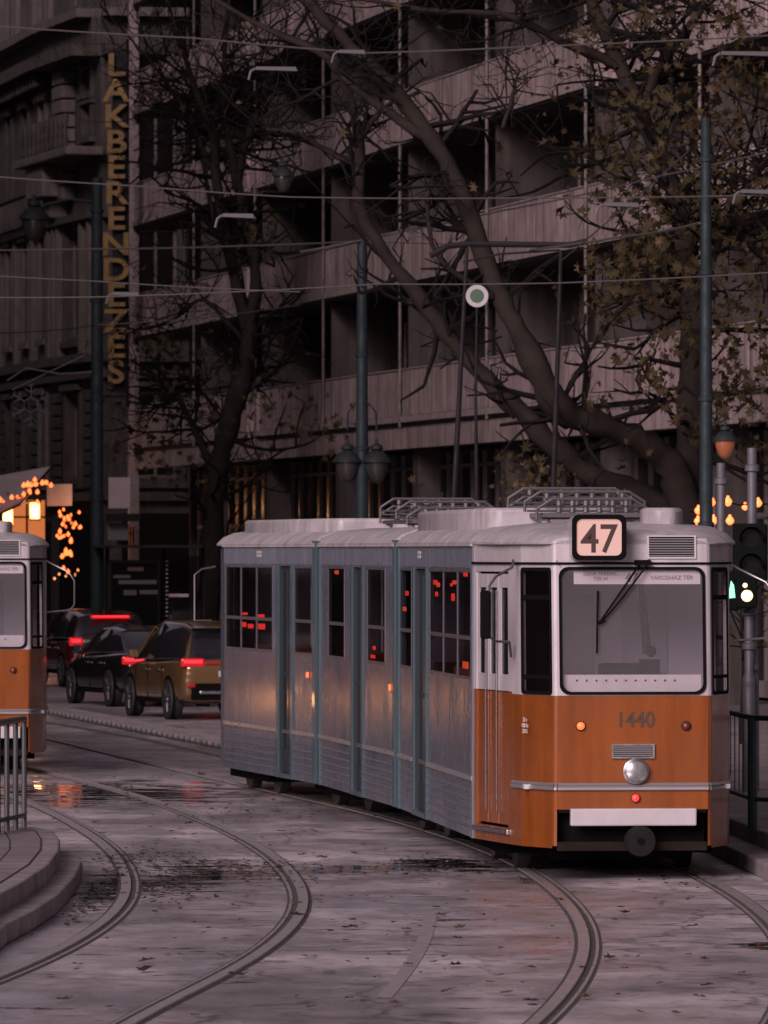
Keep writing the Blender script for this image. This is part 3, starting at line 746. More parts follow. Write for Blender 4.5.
    # side marker lamps (amber) on B and C
    for Ms, px in ((MC, 311.5), (MBm, 396), ):
        u_ = U(Ms, px) if Ms is MC else B_LEN*0+.42
        if Ms is MC: u_ = .55
        mo = MB(Ms).box(-HWs-.035, -HWs-.02, u_-.05, u_+.05, 1.44, 1.50).build('side_lamp', M_redor, root, bevel=.006)
    # white double plates above the doors
    for Ms, u_ in ((MC, 3.6), (MA, 7.2)):
        q = MB(Ms); q.box(-HWs-.012, -HWs-.007, u_, u_+.28, 2.77, 2.80); q.box(-HWs-.012, -HWs-.007, u_, u_+.28, 2.81, 2.84); q.build('number_plate', M_bump, root)
    # underframe, bogies
    MB().box(-.6, .6, .7, 1.8, .16, .30).build('underframe', M_black, root)
    for Ms, u_ in ((MA, 3.2), (MBm, 0), (MC, 0), (MC, 5.6)):
        MB(Ms).box(-.95, .95, u_-1.3, u_+1.3, .16, .42).build('bogie', M_black, root)
    for Ms, u_ in ((MA, 3.2), (MBm, 0), (MC, 0), (MC, 5.6)):
        for dv_ in (-.95, .95):
            for xs in (-.72, .72):
                wh = MB(Ms).lathe([(.05, -.06), (.33, -.06), (.33, .06), (.05, .06)], (xs, u_+dv_, .345), 24, 'X'); wh.build('wheel', M_wheel, root, smooth=True)
    # ---- roof equipment --------------------------------------------------
    def rbox(Ms, x0, x1, a_, b_, z0, z1, nm='roof_box', m=M_roofw):
        q = MB(Ms); q.prism([(x0, a_+.12), (x0+.1, a_), (x1-.1, a_), (x1, a_+.12), (x1, b_-.12), (x1-.1, b_), (x0+.1, b_), (x0, b_-.12)], z0, z1)
        q.build(nm, m, root, bevel=.035, smooth=True)
    rbox(MA, -.98, .2, 2.7, 9.5, 3.0, 3.23); rbox(MC, -.95, .2, .3, 6.0, 3.0, 3.20)
    rbox(MA, .22, .56, .85, 1.4, 3.04, 3.22)
    def panto(Ms, uu, x0=-.45, x1=.55, zb=3.12):
        pr = MB(Ms)
        pr.box(x0, x1, uu-1.1, uu-1.04, zb, zb+.04); pr.box(x0, x1, uu+1.04, uu+1.1, zb, zb+.04)
        pr.box(x0, x0+.04, uu-1.1, uu+1.1, zb, zb+.04); pr.box(x1-.04, x1, uu-1.1, uu+1.1, zb, zb+.04)
        po = pr.build('pantograph', M_panto, root)
        for xx in (x0+.05, x1-.05):
            for yy in (uu-.95, uu+.95): ins = MB(Ms); ins.lathe([(.03, 0), (.05, .015), (.03, .03), (.05, .045), (.03, .06)], (xx, yy, zb-.06), 10); ins.build('insulator', M_bump, po, smooth=True)
        for i_, yy in enumerate((uu-1.0, uu+.8, uu-.4, uu+1.0)):
            hd = MB(Ms); zt = zb+(.17, .28, .24, .2)[i_]; c_ = (x0+x1)/2; hw_ = (.46, .52, .5, .5)[i_]
            hd.tube([(c_-hw_-.04, yy, zt-.19), (c_-hw_-.04, yy, zt-.10), (c_-hw_+.10, yy, zt-.01), (c_+hw_-.10, yy, zt-.01), (c_+hw_+.04, yy, zt-.10), (c_+hw_+.04, yy, zt-.19)], .016, 6)
            hd.tube([(c_-hw_-.02, yy, zt-.14), (c_+hw_+.02, yy, zt-.14)], .011, 6)
            hd.tube([(c_-hw_-.02, yy, zt-.18), (c_+hw_+.02, yy, zt-.18)], .011, 6)
            for k in range(6): 
                xk = c_-hw_+.16+k*(2*hw_-.32)/5; hd.lathe([(.014, 0), (.027, .01), (.027, .05), (.014, .06), (.027, .07), (.027, .11), (.014, .12)], (xk, yy, zt-.135), 8)
            hd.build('collector_head', M_panto, po)
        ar = MB(Ms)
        for xx in (x0+.12, x1-.12):
            ar.tube([(xx, uu-1.0, zb+.18), (xx, uu+.9, zb+.10)], .014, 6); ar.tube([(xx, uu+1.0, zb+.04), (xx*.6, uu-.7, zb+.22)], .014, 6)
        ar.build('arm', M_panto, po)
    panto(MA, 2.75, -.60, .32, 3.14); panto(MBm, 4.6, -.60, .40, 3.13)
    # ---- mirrors ---------------------------------------------------------
    def mirror(sg, glass):
        tb = MB(); x = sg*.985; yy = .78
        if sg < 0:
            tb.tube([(-.96, .72, 2.76), (-.98, .60, 2.70), (-1.14, .45, 2.62), (-1.20, .42, 2.54), (-1.20, .42, 2.10), (-1.15, .45, 2.06), (-1.0, .66, 2.05), (-.975, .75, 1.92)], .012, 7)
        else:
            tb.tube([(.93, .5, 2.72), (.99, .42, 2.68), (1.20, .30, 2.57), (1.27, .28, 2.46), (1.27, .28, 2.16), (1.22, .3, 2.09), (.94, .5, 2.06)], .011, 7)
        mo = tb.build('mirror_arm', M_mirarm, root, smooth=True)
        if glass:
            q = MB(); q.box(-1.28, -1.185, .40, .45, 2.08, 2.50); q.build('mirror', M_black, mo, bevel=.02)
    mirror(-1, True); mirror(1, False)
    tl = MB(MC); tl.tube([(-1.0, C_LEN-.7, 2.65), (-1.12, C_LEN-.45, 2.62), (-1.20, C_LEN-.4, 2.55), (-1.20, C_LEN-.4, 2.0), (-1.05, C_LEN-.7, 2.0)], .012, 6); tl.build('mirror_arm', M_mirarm, root, smooth=True)
    # ---- wiper -----------------------------------------------------------
    wp = MB(); y0 = -.045
    wp.box(.02, .16, y0-.02, y0+.03, 2.72, 2.765)
    wp.tube([(.075, y0, 2.74), (-.285, y0, 2.23)], .010, 6); wp.tube([(.13, y0, 2.72), (-.10, y0, 2.42), (-.285, y0, 2.215)], .009, 6)
    wp.tube([(-.30, y0+.01, 2.50), (-.315, y0-.0, 1.96)], .009, 6); wp.tube([(-.30, y0, 2.22), (-.24, y0, 2.25)], .02, 6)
    ndeform(wp).build('wiper', M_black, root)
    # ---- cab interior ----------------------------------------------------
    M_part = mat('cab_partition', (.42, .39, .42), .6, var=.12, vscale=2)
    ci = MB(); ci.box(-1.0, 1.0, 2.05, 2.10, .8, 2.9); ci.build('cab_partition', M_part, root)
    ci = MB(); ci.box(-.5, -.1, 2.03, 2.045, 1.75, 2.45); ci.box(.16, .56, 2.03, 2.045, 1.75, 2.45); ci.build('partition_glass', mat('partition_dark', (.30, .28, .30), .4), root)
    ci = MB(); ci.box(-.9, .9, .40, 2.05, .78, .82); ci.box(-.66, .66, .40, 2.05, 2.86, 2.88); ci.build('cab_lining', M_part, root)
    da = MB(); da.box(-.60, .60, .04, .42, 1.40, 1.60); da.build('dashboard', M_dark, root)
    db = MB(); db.box(-.60, .60, .05, .06, 1.60, 1.775); ndeform(db); do_ = db.build('perforated_board', mat('board_white', (.42, .385, .39), .5, var=.15, vscale=6), root)
    dt = MB()
    for k in range(11): dt.lathe([(.009, -.004), (.009, 0)], (-.48+k*.085, .048, 1.725), 8, 'Y')
    ndeform(dt).build('dot', M_black, do_)
    dg = MB(); dg.tube([(.13, .5, 2.6), (.2, .6, 1.95)], [.028, .045], 6); dg.box(.12, .30, .5, .53, 1.62, 1.9); dg.lathe([(.02, 0), (.045, .03), (.045, .07), (.02, .1)], (.22, .5, 1.92), 10)
    dg.build('cab_equipment', M_black, root)
    se = MB(); se.box(-.1, .4, 1.3, 1.7, 1.15, 1.25); se.box(-.1, .4, 1.65, 1.73, 1.25, 1.85); se.build('driver_seat', M_dark, root, bevel=.03)
    bd = MB(); bd.box(-.50, .0-.09, .035, .04, 2.555, 2.665); bd.box(-.09, .06, .035, .04, 2.555, 2.665); bd.box(.06, .60, .035, .04, 2.555, 2.665)
    ndeform(bd); bdo = bd.build('destination_board', mat('board_paper', (.48, .44, .445), .6), root)
    ink = mat('board_ink', (.16, .13, .14), .7)
    ty = .035+ (2.61-1.6)*.085
    text('board_text', 'DEÁK FERENC\nTÉR M', .046, ink, bdo, Matrix.Translation((-.27, ty-.008, 2.622)) @ FACE, .0005)
    text('board_text', '47', .115, ink, bdo, Matrix.Translation((-.0, ty-.012, 2.61)) @ FACE, .0005)
    text('board_text', 'VÁROSHÁZ TÉR', .052, ink, bdo, Matrix.Translation((.35, ty-.008, 2.61)) @ FACE, .0005)
    return root
M_trim = mat('aluminium_trim', (.42, .39, .40), .32, .7, var=.12, vscale=2)
M_sill = mat('dirty_sill', (.016, .011, .009), .85, spec=.1, var=.4, vscale=4)
M_winframe = mat('window_frame', (.13, .12, .13), .35, .6)
M_doorleaf = mat('door_leaf', (.018, .024, .027), .5, 0, spec=.2)
M_seat = mat('seat_vinyl', (.10, .05, .04), .5)
M_pole = mat('grab_pole_metal', (.3, .28, .25), .3, .8)
M_wheel = mat('wheel_steel', (.07, .06, .055), .45, .7, var=.3, vscale=8)
M_panto = mat('pantograph_paint', (.085, .077, .08), .4, .3, var=.2, vscale=9)
M_mirarm = mat('mirror_arm_paint', (.10, .093, .097), .3, .5)
tram = build_tram()
tram2 = copy_tree(tram)
tram2['label'] = 'second orange tram cut off by the left edge, nose facing out beside the parked cars'
hot = mat('headlight_on', (.8, .7, .5), .3, emit=(1, .40, .13), estr=28)
for o_ in kids(tram2):
    if o_.name.startswith('headlight'):
        o_['label'] = 'switched on warm headlight'
        for c_ in kids(o_): c_.data = c_.data.copy(); c_.data.materials[0] = hot
tram2.location = (-5.13, 88.2, 0); tram2.rotation_euler = (0, 0, R(9.5))
# ---------------------------------------------------------------- cars
M_tyre = mat('tyre', (.014, .013, .013), .7)
M_rim = mat('alloy_rim', (.25, .24, .25), .3, .9)
M_tail = mat('tail_lamp_lit', (.6, .02, .02), .3, emit=(1, .03, .045), estr=1.5)
M_tailhouse = mat('tail_housing', (.25, .01, .012), .2, emit=(1, .012, .02), estr=.40, coat=.6)
M_taildim = mat('tail_lens', (.35, .02, .02), .15)
M_carglass = mat('car_glass', (.012, .011, .013), .05, spec=.9)
M_plate = mat('number_plate_white', (.35, .34, .35), .5)
def loft(mb, secs):
    n = len(secs[0]); vs_ = [p for s_ in secs for p in s_]; fs = []
    for i in range(len(secs)-1):
        for k in range(n-1): fs.append((i*n+k, i*n+k+1, (i+1)*n+k+1, (i+1)*n+k))
    fs.append(tuple(range(n))); fs.append(tuple((len(secs)-1)*n+k for k in range(n)))
    mb.add(vs_, fs)
def make_car(label, cat, loc, rz, W, prof, roofp, paint, wheels, rw, lamps, kind, dark_bumper=False):
    """prof: list of (y, zlow, ztop, half-width factor); roofp: list of (y, z, hw)"""
    t = thing('parked_car' if kind != 'sedan' else 'sedan_car', label, cat, loc, rz, 'cars queuing in the lane beside the tracks')
    hw = W/2; b = MB(); secs = []
    for y, zl, zt, f in prof:
        w_ = hw*f; h = zt-zl
        right = [(w_*.90, y, zl), (w_*.99, y, zl+.08), (w_*1.0, y, zl+h*.45), (w_*.975, y, zl+h*.62), (w_*.965, y, zt-.10), (w_*.90, y, zt-.02), (w_*.5, y, zt+.015)]
        secs.append([(0, y, zl)]+right+[(0, y, zt+.02)]+[(-x, yy, z) for x, yy, z in right[::-1]]+[(0, y, zl)])
    loft(b, secs)
    o = b.build('body', paint, t, smooth=True, ang=50)
    md = o.modifiers.new('sub', 'SUBSURF'); md.levels = 1; md.render_levels = 2
    # greenhouse: dark glass volume with painted roof and pillars
    g = MB(); secs = []
    for y, zb_, zt_, hb, ht in roofp:
        secs.append([(hb, y, zb_), (lerp(hb, ht, .5)+.02, y, (zb_+zt_)/2), (ht, y, zt_-.03), (ht*.8, y, zt_), (0, y, zt_+.015), (-ht*.8, y, zt_), (-ht, y, zt_-.03), (-lerp(hb, ht, .5)-.02, y, (zb_+zt_)/2), (-hb, y, zb_)])
    loft(g, secs); g.build('glasshouse', M_carglass, t, smooth=True, ang=60)
    # roof panel: middle stations only
    r = MB(); secs = []
    full = [q for q in roofp if q[2]-q[1] > .3]
    for y, zb_, zt_, hb, ht in full:
        secs.append([(ht+.012, y, zt_-.06), (ht*.97, y, zt_-.01), (ht*.8, y, zt_+.012), (0, y, zt_+.03), (-ht*.8, y, zt_+.012), (-ht*.97, y, zt_-.01), (-ht-.012, y, zt_-.06)])
    loft(r, secs); r.build('roof', paint, t, smooth=True, ang=60)
    y0 = roofp[0]; y1 = full[0]; y2 = full[-1]; y3 = roofp[-1]
    for sg in (-1, 1):
        pl_ = MB(); w0 = .24 if kind != 'sedan' else .30
        a_ = Vector((sg*(y0[3]+.012), y0[0]-.0, y0[1])); b_ = Vector((sg*(y1[4]+.015), y1[0], y1[2]-.05)); yb = (y0[0]+w0+.25, y1[0]+w0)
        pl_.add([a_, (a_.x+sg*.012, yb[0], a_.z), (b_.x+sg*.01, yb[1], b_.z+.01), b_, (a_.x-sg*.05, a_.y, a_.z), (a_.x-sg*.05, yb[0], a_.z), (b_.x-sg*.05, yb[1], b_.z), (b_.x-sg*.05, b_.y, b_.z)],
                [(0, 1, 2, 3), (4, 5, 6, 7), (0, 4, 5, 1), (1, 5, 6, 2), (2, 6, 7, 3), (3, 7, 4, 0)])
        pl_.build('rear_pillar', paint, t)
        pl_ = MB()
        pl_.tube([(sg*y3[3], y3[0], y3[1]), (sg*(y2[4]+.01), y2[0], y2[2]-.04)], .024, 6); pl_.build('front_pillar', paint, t, smooth=True); pl_ = MB()
        ym = full[len(full)//2]
        pl_.tube([(sg*(ym[3]+.005), ym[0]-.05, ym[1]), (sg*(ym[4]+.015), ym[0]-.1, ym[2]-.04)], .018, 6); pl_.build('centre_pillar', M_black, t, smooth=True)

    # bright line at the window base
    sl = MB()
    for sg in (-1, 1): sl.tube([(sg*(q[3]+.02), q[0], q[1]+.0) for q in roofp], .012, 5)
    sl.build('window_trim', M_chrome, t, smooth=True)
    if kind == 'suv':
        rr = MB()
        for sg in (-1, 1): rr.tube([(sg*(full[0][4]-.05), full[0][0]+.1, full[0][2]+.01), (sg*(full[0][4]-.05), full[0][0]+.35, full[0][2]+.065), (sg*(full[-1][4]-.05), full[-1][0]-.5, full[-1][2]+.065), (sg*(full[-1][4]-.05), full[-1][0]-.2, full[-1][2]+.01)], .02, 6)
        rr.build('roof_rail', M_chrome, t, smooth=True)
    for wy in wheels:
        for sg in (-1, 1):
            ar = MB(); ar.lathe([(.0, 0), (rw+.055, 0), (rw+.055, .012), (0, .012)], (sg*(hw-.006), wy, rw+.01), 26, 'X'); ar.build('wheel_arch', M_black, t)
            wh = MB(); wh.lathe([(rw*.62, -.1), (rw*.92, -.11), (rw, -.07), (rw, .07), (rw*.92, .11), (rw*.62, .10)], (sg*(hw-.09), wy, rw), 26, 'X')
            wo = wh.build('wheel', M_tyre, t, smooth=True, ang=50)
            rm = MB(); rm.lathe([(.02, 0), (rw*.18, .012), (rw*.2, 0), (rw*.18, -.012)], (sg*(hw+.012), wy, rw), 12, 'X')
            for k in range(7):
                a = 2*math.pi*k/7; rm.tube([(sg*(hw+.01), wy+.04*math.cos(a), rw+.04*math.sin(a)), (sg*(hw+.012), wy+rw*.62*math.cos(a), rw+rw*.62*math.sin(a))], .017, 5)
            rm.build('rim', M_rim, wo, smooth=True)
    for (x0, x1, y, z0, z1, m_, nm) in lamps:
        if m_ is M_tail:
            q = MB(); q.box(x0, x1, y, y+.10, z0, z1); lo_ = q.build(nm, M_tailhouse, t, bevel=.03)
            hh = (z1-z0); q = MB(); q.box(x0+.04, x1-.04, y-.008, y+.02, z0+hh*.42, z1-hh*.2); q.build('lit_strip', M_tail, lo_, bevel=.01)
        else:
            q = MB(); q.box(x0, x1, y, y+.10, z0, z1); q.build(nm, m_, t, bevel=.02)
    yr = prof[0][0]
    ml = MB()
    for sg in (-1, 1): 
        ml = MB(); yy = roofp[-1][0]-.55
        ml.box(sg*(hw+.06)-.09, sg*(hw+.06)+.09, yy, yy+.12, roofp[-1][1]+.02, roofp[-1][1]+.17); ml.build('wing_mirror', paint, t, bevel=.04, nseg=3)
    for sg in (-1, 1):
        for yy in (wheels[0]+.55, wheels[0]+1.5): hd = MB(); hd.box(sg*(hw-.0)-.02, sg*(hw)+.012, yy, yy+.18, prof[3][2]-.21, prof[3][2]-.185); hd.build('door_handle', M_chrome, t)
    for sg in (-1, 1):
        sm = MB()
        for yy in (wheels[0]+.42, wheels[0]+1.42, wheels[1]-.40): sm.box(sg*(hw-.008)-.004, sg*(hw-.008)+.006, yy, yy+.012, prof[3][1]+.12, prof[3][2]-.12)
        sm.box(sg*(hw-.02)-.02, sg*(hw-.0)+.012, wheels[0]+rw+.1, wheels[1]-rw-.1, prof[3][1]+.02, prof[3][1]+.10)
        sm.build('door_seam', M_black, t)
    return t
# yellow-brown SUV
p_suv = mat('ochre_car_paint', (.21, .115, .05), .16, .5, coat=.8, var=.1, vscale=1)
Ls = 4.45
prof = [(-2.18, .45, .96, .86), (-2.12, .30, 1.02, .95), (-1.7, .27, 1.05, 1.0), (-.8, .25, 1.03, 1.0), (.3, .25, 1.01, 1.0), (1.0, .25, .99, 1.0), (1.6, .27, .93, .98), (2.05, .32, .80, .88), (2.2, .40, .66, .74)]
roofp = [(-2.08, 1.00, 1.04, .80, .74), (-1.66, 1.02, 1.53, .82, .57), (-1.1, 1.02, 1.61, .84, .62), (-.1, 1.0, 1.64, .85, .66), (.55, 1.0, 1.58, .85, .64), (1.30, .98, 1.02, .82, .76)]
lm = [(-.90, -.50, -2.20, .90, 1.04, M_tail, 'tail_lamp'), (.50, .90, -2.20, .90, 1.04, M_tail, 'tail_lamp'), (-.50, .50, -2.20, .93, .98, M_taildim, 'light_strip'),
      (-.60, .60, -1.80, 1.49, 1.54, M_black, 'roof_spoiler'), (-.72, .72, -2.205, .34, .62, M_black, 'rear_bumper'), (-.6, .6, -2.25, .44, .50, M_chrome, 'bumper_trim'),
      (-.80, -.66, -2.225, .55, .62, M_taildim, 'reflector'), (.66, .80, -2.225, .55, .62, M_taildim, 'reflector'), (-.26, .26, -2.215, .72, .83, M_plate, 'number_plate')]
suv = make_car('ochre brown crossover car with roof rails and red tail lamp, partly hidden behind the tram', 'car', (-3.12, 119.2, 0), R(16), 1.84, prof, roofp, p_suv, (-1.33, 1.33), .34, lm, 'suv')
# black sedan
p_blk = mat('black_car_paint', (.014, .013, .015), .12, .3, coat=1.0)
prof = [(-2.36, .45, .92, .84), (-2.28, .30, 1.0, .94), (-1.8, .25, 1.03, .99), (-.9, .22, .99, 1.0), (.2, .22, .96, 1.0), (1.0, .22, .94, 1.0), (1.7, .25, .86, .97), (2.15, .28, .74, .88), (2.34, .36, .62, .74)]
roofp = [(-1.95, 1.0, 1.02, .74, .70), (-1.0, .98, 1.38, .80, .58), (-.4, .97, 1.435, .82, .61), (.25, .96, 1.42, .83, .61), (1.22, .93, .97, .80, .74)]
lm = [(-.90, -.46, -2.38, .78, .93, M_tail, 'tail_lamp'), (.46, .90, -2.38, .78, .93, M_tail, 'tail_lamp'), (-.30, .30, -1.40, 1.19, 1.235, M_tail, 'brake_light'),
      (-.26, .26, -2.395, .62, .73, M_plate, 'number_plate'), (-.7, .7, -2.38, .34, .42, M_chrome, 'bumper_trim')]
sed = make_car('glossy black saloon car waiting between the ochre crossover and the red car', 'car', (-4.53, 128.9, 0), R(16.5), 1.84, prof, roofp, p_blk, (-1.42, 1.42), .34, lm, 'sedan')
# red hatchback ahead
p_red = mat('dark_red_car_paint', (.12, .012, .014), .15, .3, coat=1.0)
prof = [(-2.1, .45, .96, .88), (-2.03, .30, 1.02, .96), (-1.6, .27, 1.03, 1.0), (-.8, .25, 1.01, 1.0), (.3, .25, 1.0, 1.0), (1.0, .25, .98, 1.0), (1.6, .27, .9, .98), (2.0, .32, .78, .88), (2.15, .40, .66, .74)]
roofp = [(-2.0, 1.0, 1.04, .80, .76), (-1.82, 1.02, 1.48, .82, .64), (-1.2, 1.02, 1.56, .84, .66), (-.1, 1.0, 1.60, .85, .66), (.55, 1.0, 1.55, .85, .64), (1.30, .98, 1.02, .82, .76)]
M_sv = mat('silver_strip', (.5, .48, .5), .3, .7)
M_warm = mat('reflection_tint_bumper', (.30, .13, .06), .3, coat=.4)  # warm reflection on the bumper is put into its colour
lm = [(-.90, -.62, -2.12, .86, 1.04, M_tail, 'tail_lamp'), (.62, .90, -2.12, .86, 1.04, M_tail, 'tail_lamp'), (-.42, .42, -1.99, 1.42, 1.50, M_tail, 'brake_light'),
      (-.62, .62, -2.125, .92, .99, M_sv, 'tailgate_strip'), (-.24, .24, -2.13, .76, .87, M_plate, 'number_plate'), (-.85, .85, -2.13, .36, .60, M_warm, 'rear_bumper')]
redc = make_car('dark red car with a lit brake light across its rear window, farthest of the queue', 'car', (-6.15, 147.2, 0), R(14), 1.84, prof, roofp, p_red, (-1.3, 1.3), .33, lm, 'hatch')

# ---------------------------------------------------------------- apartment building with long balconies
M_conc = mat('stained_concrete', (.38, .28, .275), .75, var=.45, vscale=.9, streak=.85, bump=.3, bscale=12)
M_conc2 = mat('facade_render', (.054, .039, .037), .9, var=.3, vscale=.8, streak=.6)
M_slabedge = mat('slab_edge', (.30, .23, .225), .7, var=.4, vscale=3)
M_post = mat('pale_downpipe', (.27, .20, .195), .6, var=.6, vscale=14)
M_pipe = mat('downpipe_paint', (.13, .10, .095), .6, var=.5, vscale=6)
M_bwin = mat('window_dark_glass', (.010, .008, .008), .22, spec=.25)
M_bframe = mat('window_white_frame', (.42, .34, .335), .5, var=.3, vscale=4)
M_blind = mat('roller_blind', (.36, .29, .285), .7, var=.2, vscale=3)
M_shopf = mat('shopfront_mullion', (.24, .20, .195), .6)
BR = math.atan2(FD.y, FD.x)
bld = thing('apartment_building', 'long modern apartment building with stained concrete balconies in rows above a dark shopfront', 'building', FO, BR)
BW = 9.47; S0, S1 = s_of_px(135)-.02, 46.
rng = random.Random(5)
HTOP = 24.0
flz = [5.7+3.0*k for k in range(6)]
# wall with openings, 1.5 m behind the balcony line
wallm = MB(); WB = 1.5
bays = [s_of_px(135)+.0] + [-28.4+BW*k for k in range(9)]
bays = [b_ for b_ in bays if b_ < S1] + [S1]
for fi, z0 in enumerate(flz):
    z0b = z0 - .02
    holes = []; wins = []
    for k in range(len(bays)-1):
        a, b_ = bays[k], bays[k+1]; L = b_-a
        for (p0, p1, zz0, zz1) in ((.08, .22, .1, 2.35), (.30, .52, .75, 2.35), (.60, .72, .1, 2.35), (.78, .93, .75, 2.35)):
            q = (a+L*p0+rng.uniform(-.1, .1), a+L*p1+rng.uniform(-.1, .1)); holes.append((q[0]-S0, q[1]-S0, z0+zz0, z0+zz1)); wins.append((q[0], q[1], z0+zz0, z0+zz1))
    wall(wallm, (S0, WB), (S1, WB), z0b if fi else 5.7, z0+3.0-.02 if fi < 5 else z0+3, holes, .22, Vector((0, 1, 0)))
    for q in wins:
        fr = MB(); y_ = WB+.14; e = .07; a, b_, c, d = q; xm = (a+b_)/2
        fr.box(a, b_, y_, y_+.06, c, c+e); fr.box(a, b_, y_, y_+.06, d-e, d); fr.box(a, a+e, y_, y_+.06, c+e, d-e); fr.box(b_-e, b_, y_, y_+.06, c+e, d-e)
        if b_-a > .9: fr.box(xm-e/2, xm+e/2, y_, y_+.06, c+e, d-e)
        w_ = fr.build('window', M_bframe if rng.random() < .65 else M_shopf, bld)
        MB().box(a+e, b_-e, y_+.03, y_+.04, c+e, d-e).build('pane', M_bwin, w_)
        if rng.random() < .38:
            hh = rng.choice((.25, .4, 1.0, .55)); half = rng.random() < .5
            MB().box(a+e, (xm if half and b_-a > .9 else b_-e), y_+.005, y_+.018, d-e-(d-c-2*e)*hh, d-e).build('blind', M_blind, w_)
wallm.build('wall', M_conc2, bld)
# core and ground floor
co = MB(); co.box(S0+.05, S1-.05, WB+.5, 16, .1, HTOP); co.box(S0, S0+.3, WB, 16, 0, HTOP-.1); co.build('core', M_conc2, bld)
for fi, z0 in enumerate(flz):
    # balcony slab, parapet panels between the joints, break near two places
    breaks = [(S0+.25, s_of_px(249)), (s_of_px(261), s_of_px(596 if fi >= 2 else 800)), ] + ([(s_of_px(622), S1)] if fi >= 2 else [])
    for a, b_ in breaks:
        if b_-a < .5 or a > S1: continue
        b_ = min(b_, S1)
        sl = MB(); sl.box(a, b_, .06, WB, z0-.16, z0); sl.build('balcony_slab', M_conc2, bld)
        cuts = [a] + [c for c in bays if a+.3 < c < b_-.3] + [b_]
        extra = []
        for k in range(len(cuts)-1): extra += [cuts[k], (cuts[k]+cuts[k+1])/2] if cuts[k+1]-cuts[k] > 5 else [cuts[k]]
        cuts = extra + [b_]
        for k in range(len(cuts)-1):
            pn = MB(); pn.box(cuts[k]+.012, cuts[k+1]-.012, -.04+rng.uniform(-.006, .006), .055, z0+.04, z0+1.02+rng.uniform(-.01, .01)); pn.build('balcony_parapet', M_conc, bld, bevel=.01)
        ed = MB(); ed.box(a-.03, b_+.03, -.10, .05, z0-.10, z0+.03); ed.build('balcony_edge', M_slabedge, bld)
        lp_ = MB(); lp_.box(a-.02, b_+.02, -.07, -.01, z0-.17, z0-.115); lp_.build('drip_strip', M_dark, bld)
        for e in (a, b_): MB().box(e-.06, e+.02, .06, WB-.01, z0+.0, z0+1.0).build('parapet_return', M_conc, bld)
        cp_ = MB(); cp_.box(a, b_, -.06, .075, z0+1.03, z0+1.06); cp_.build('handrail', M_slabedge, bld)
    # partition screens between flats
    for k, s_ in enumerate(bays):
        if s_ <= S0+.2 or s_ > S1-.3: continue
        MB().box(s_-.06, s_+.06, .10, WB-.003, z0+.003, z0+2.82).build('partition', M_conc2, bld)
# fascia above the shopfront
fa = MB()
xs = [S0+.26]+[b_ for b_ in bays[1:-1]]+[S1]
for k in range(len(xs)-1): fa.box(xs[k]+.01, xs[k+1]-.01, -.02, .12, 5.03, 5.52)
fa.build('fascia', M_conc, bld, bevel=.01)
so_ = MB(); so_.box(S0+.3, S1, .12, 1.9, 5.10, 5.2); so_.build('soffit', M_dark, bld)
for k, s_ in enumerate(bays):
    if k == 0:
        pp = MB(); pp.box(S0-.10, S0+.18, -.16, .10, 0, HTOP); pp.build('corner_pier', M_post, bld)
    else: MB().tube([(s_, -.09, 5.5), (s_, -.09, HTOP)], .035, 8).build('downpipe', M_pipe, bld, smooth=True)
# parapet end pieces of the roof
MB().box(S0, S1, -.3, 16, HTOP, HTOP+.4).build('roof', M_conc2, bld)
# shopfront: glass with mullions
sg_ = MB(); sg_.box(S0+.3, S1, 1.75, 1.8, .3, 5.05); sg_.build('shop_glass', M_bwin, bld)
ml = MB(); s_ = S0+.5
while s_ < S1-.3: ml.box(s_-.05, s_+.05, 1.66, 1.745, .35, 5.0); s_ += 1.35
ml.box(S0+.4, S1, 1.65, 1.744, 3.42, 3.52); ml.box(S0+.4, S1, 1.65, 1.744, 4.66, 4.74); ml.box(S0+.4, S1, 1.65, 1.744, .2, .5)
ml.build('mullion', M_shopf, bld)
for s_ in bays[1:-1]: MB().box(s_-.25, s_+.25, .25, .75, .13, 5.08).build('column', M_conc2, bld)

# vertical shop sign of thirteen letters fixed to the building's far corner
M_gold = mat('ochre_sign_letter', (.19, .098, .012), .5, var=.35, vscale=3)
M_letside = mat('sign_letter_side', (.30, .31, .36), .5)
sgn = thing('vertical_sign', 'tall vertical sign of ochre letters reading LAKBERENDEZÉS hung at the far building corner', 'sign', (0, 0, 0))
Ysg = 186.5
cx = (116-384)/F*Ysg
bk = MB(); zt = HC+(550-50)/F*Ysg; zb = HC+(550-392)/F*Ysg
bk.box(cx-.10, cx+.32, Ysg+.12, Ysg+.20, zb, zt); bk.tube([(cx+.3, Ysg+.16, zb-.4), (cx+.3, Ysg+.16, zt+.3)], .05, 6)
for k in range(7): bk.box(cx+.2, -6.9, Ysg+.05, Ysg+.12, lerp(zb, zt, (k+.5)/7)-.03, lerp(zb, zt, (k+.5)/7)+.03)
bk.build('backing', M_dark, sgn)
word = 'LAKBERENDEZÉS'
for i, ch in enumerate(word):
    zc = HC + (550-(66+i*25.6))/F*Ysg
    o = text('letter', ch, .84, M_gold, sgn, Matrix.Translation((cx, Ysg, zc)) @ FACE, .10, .018, sx=1.2)
    o.data.materials.append(M_letside)
    for p in o.data.polygons:
        if abs(p.normal.y) < .5: p.material_index = 1

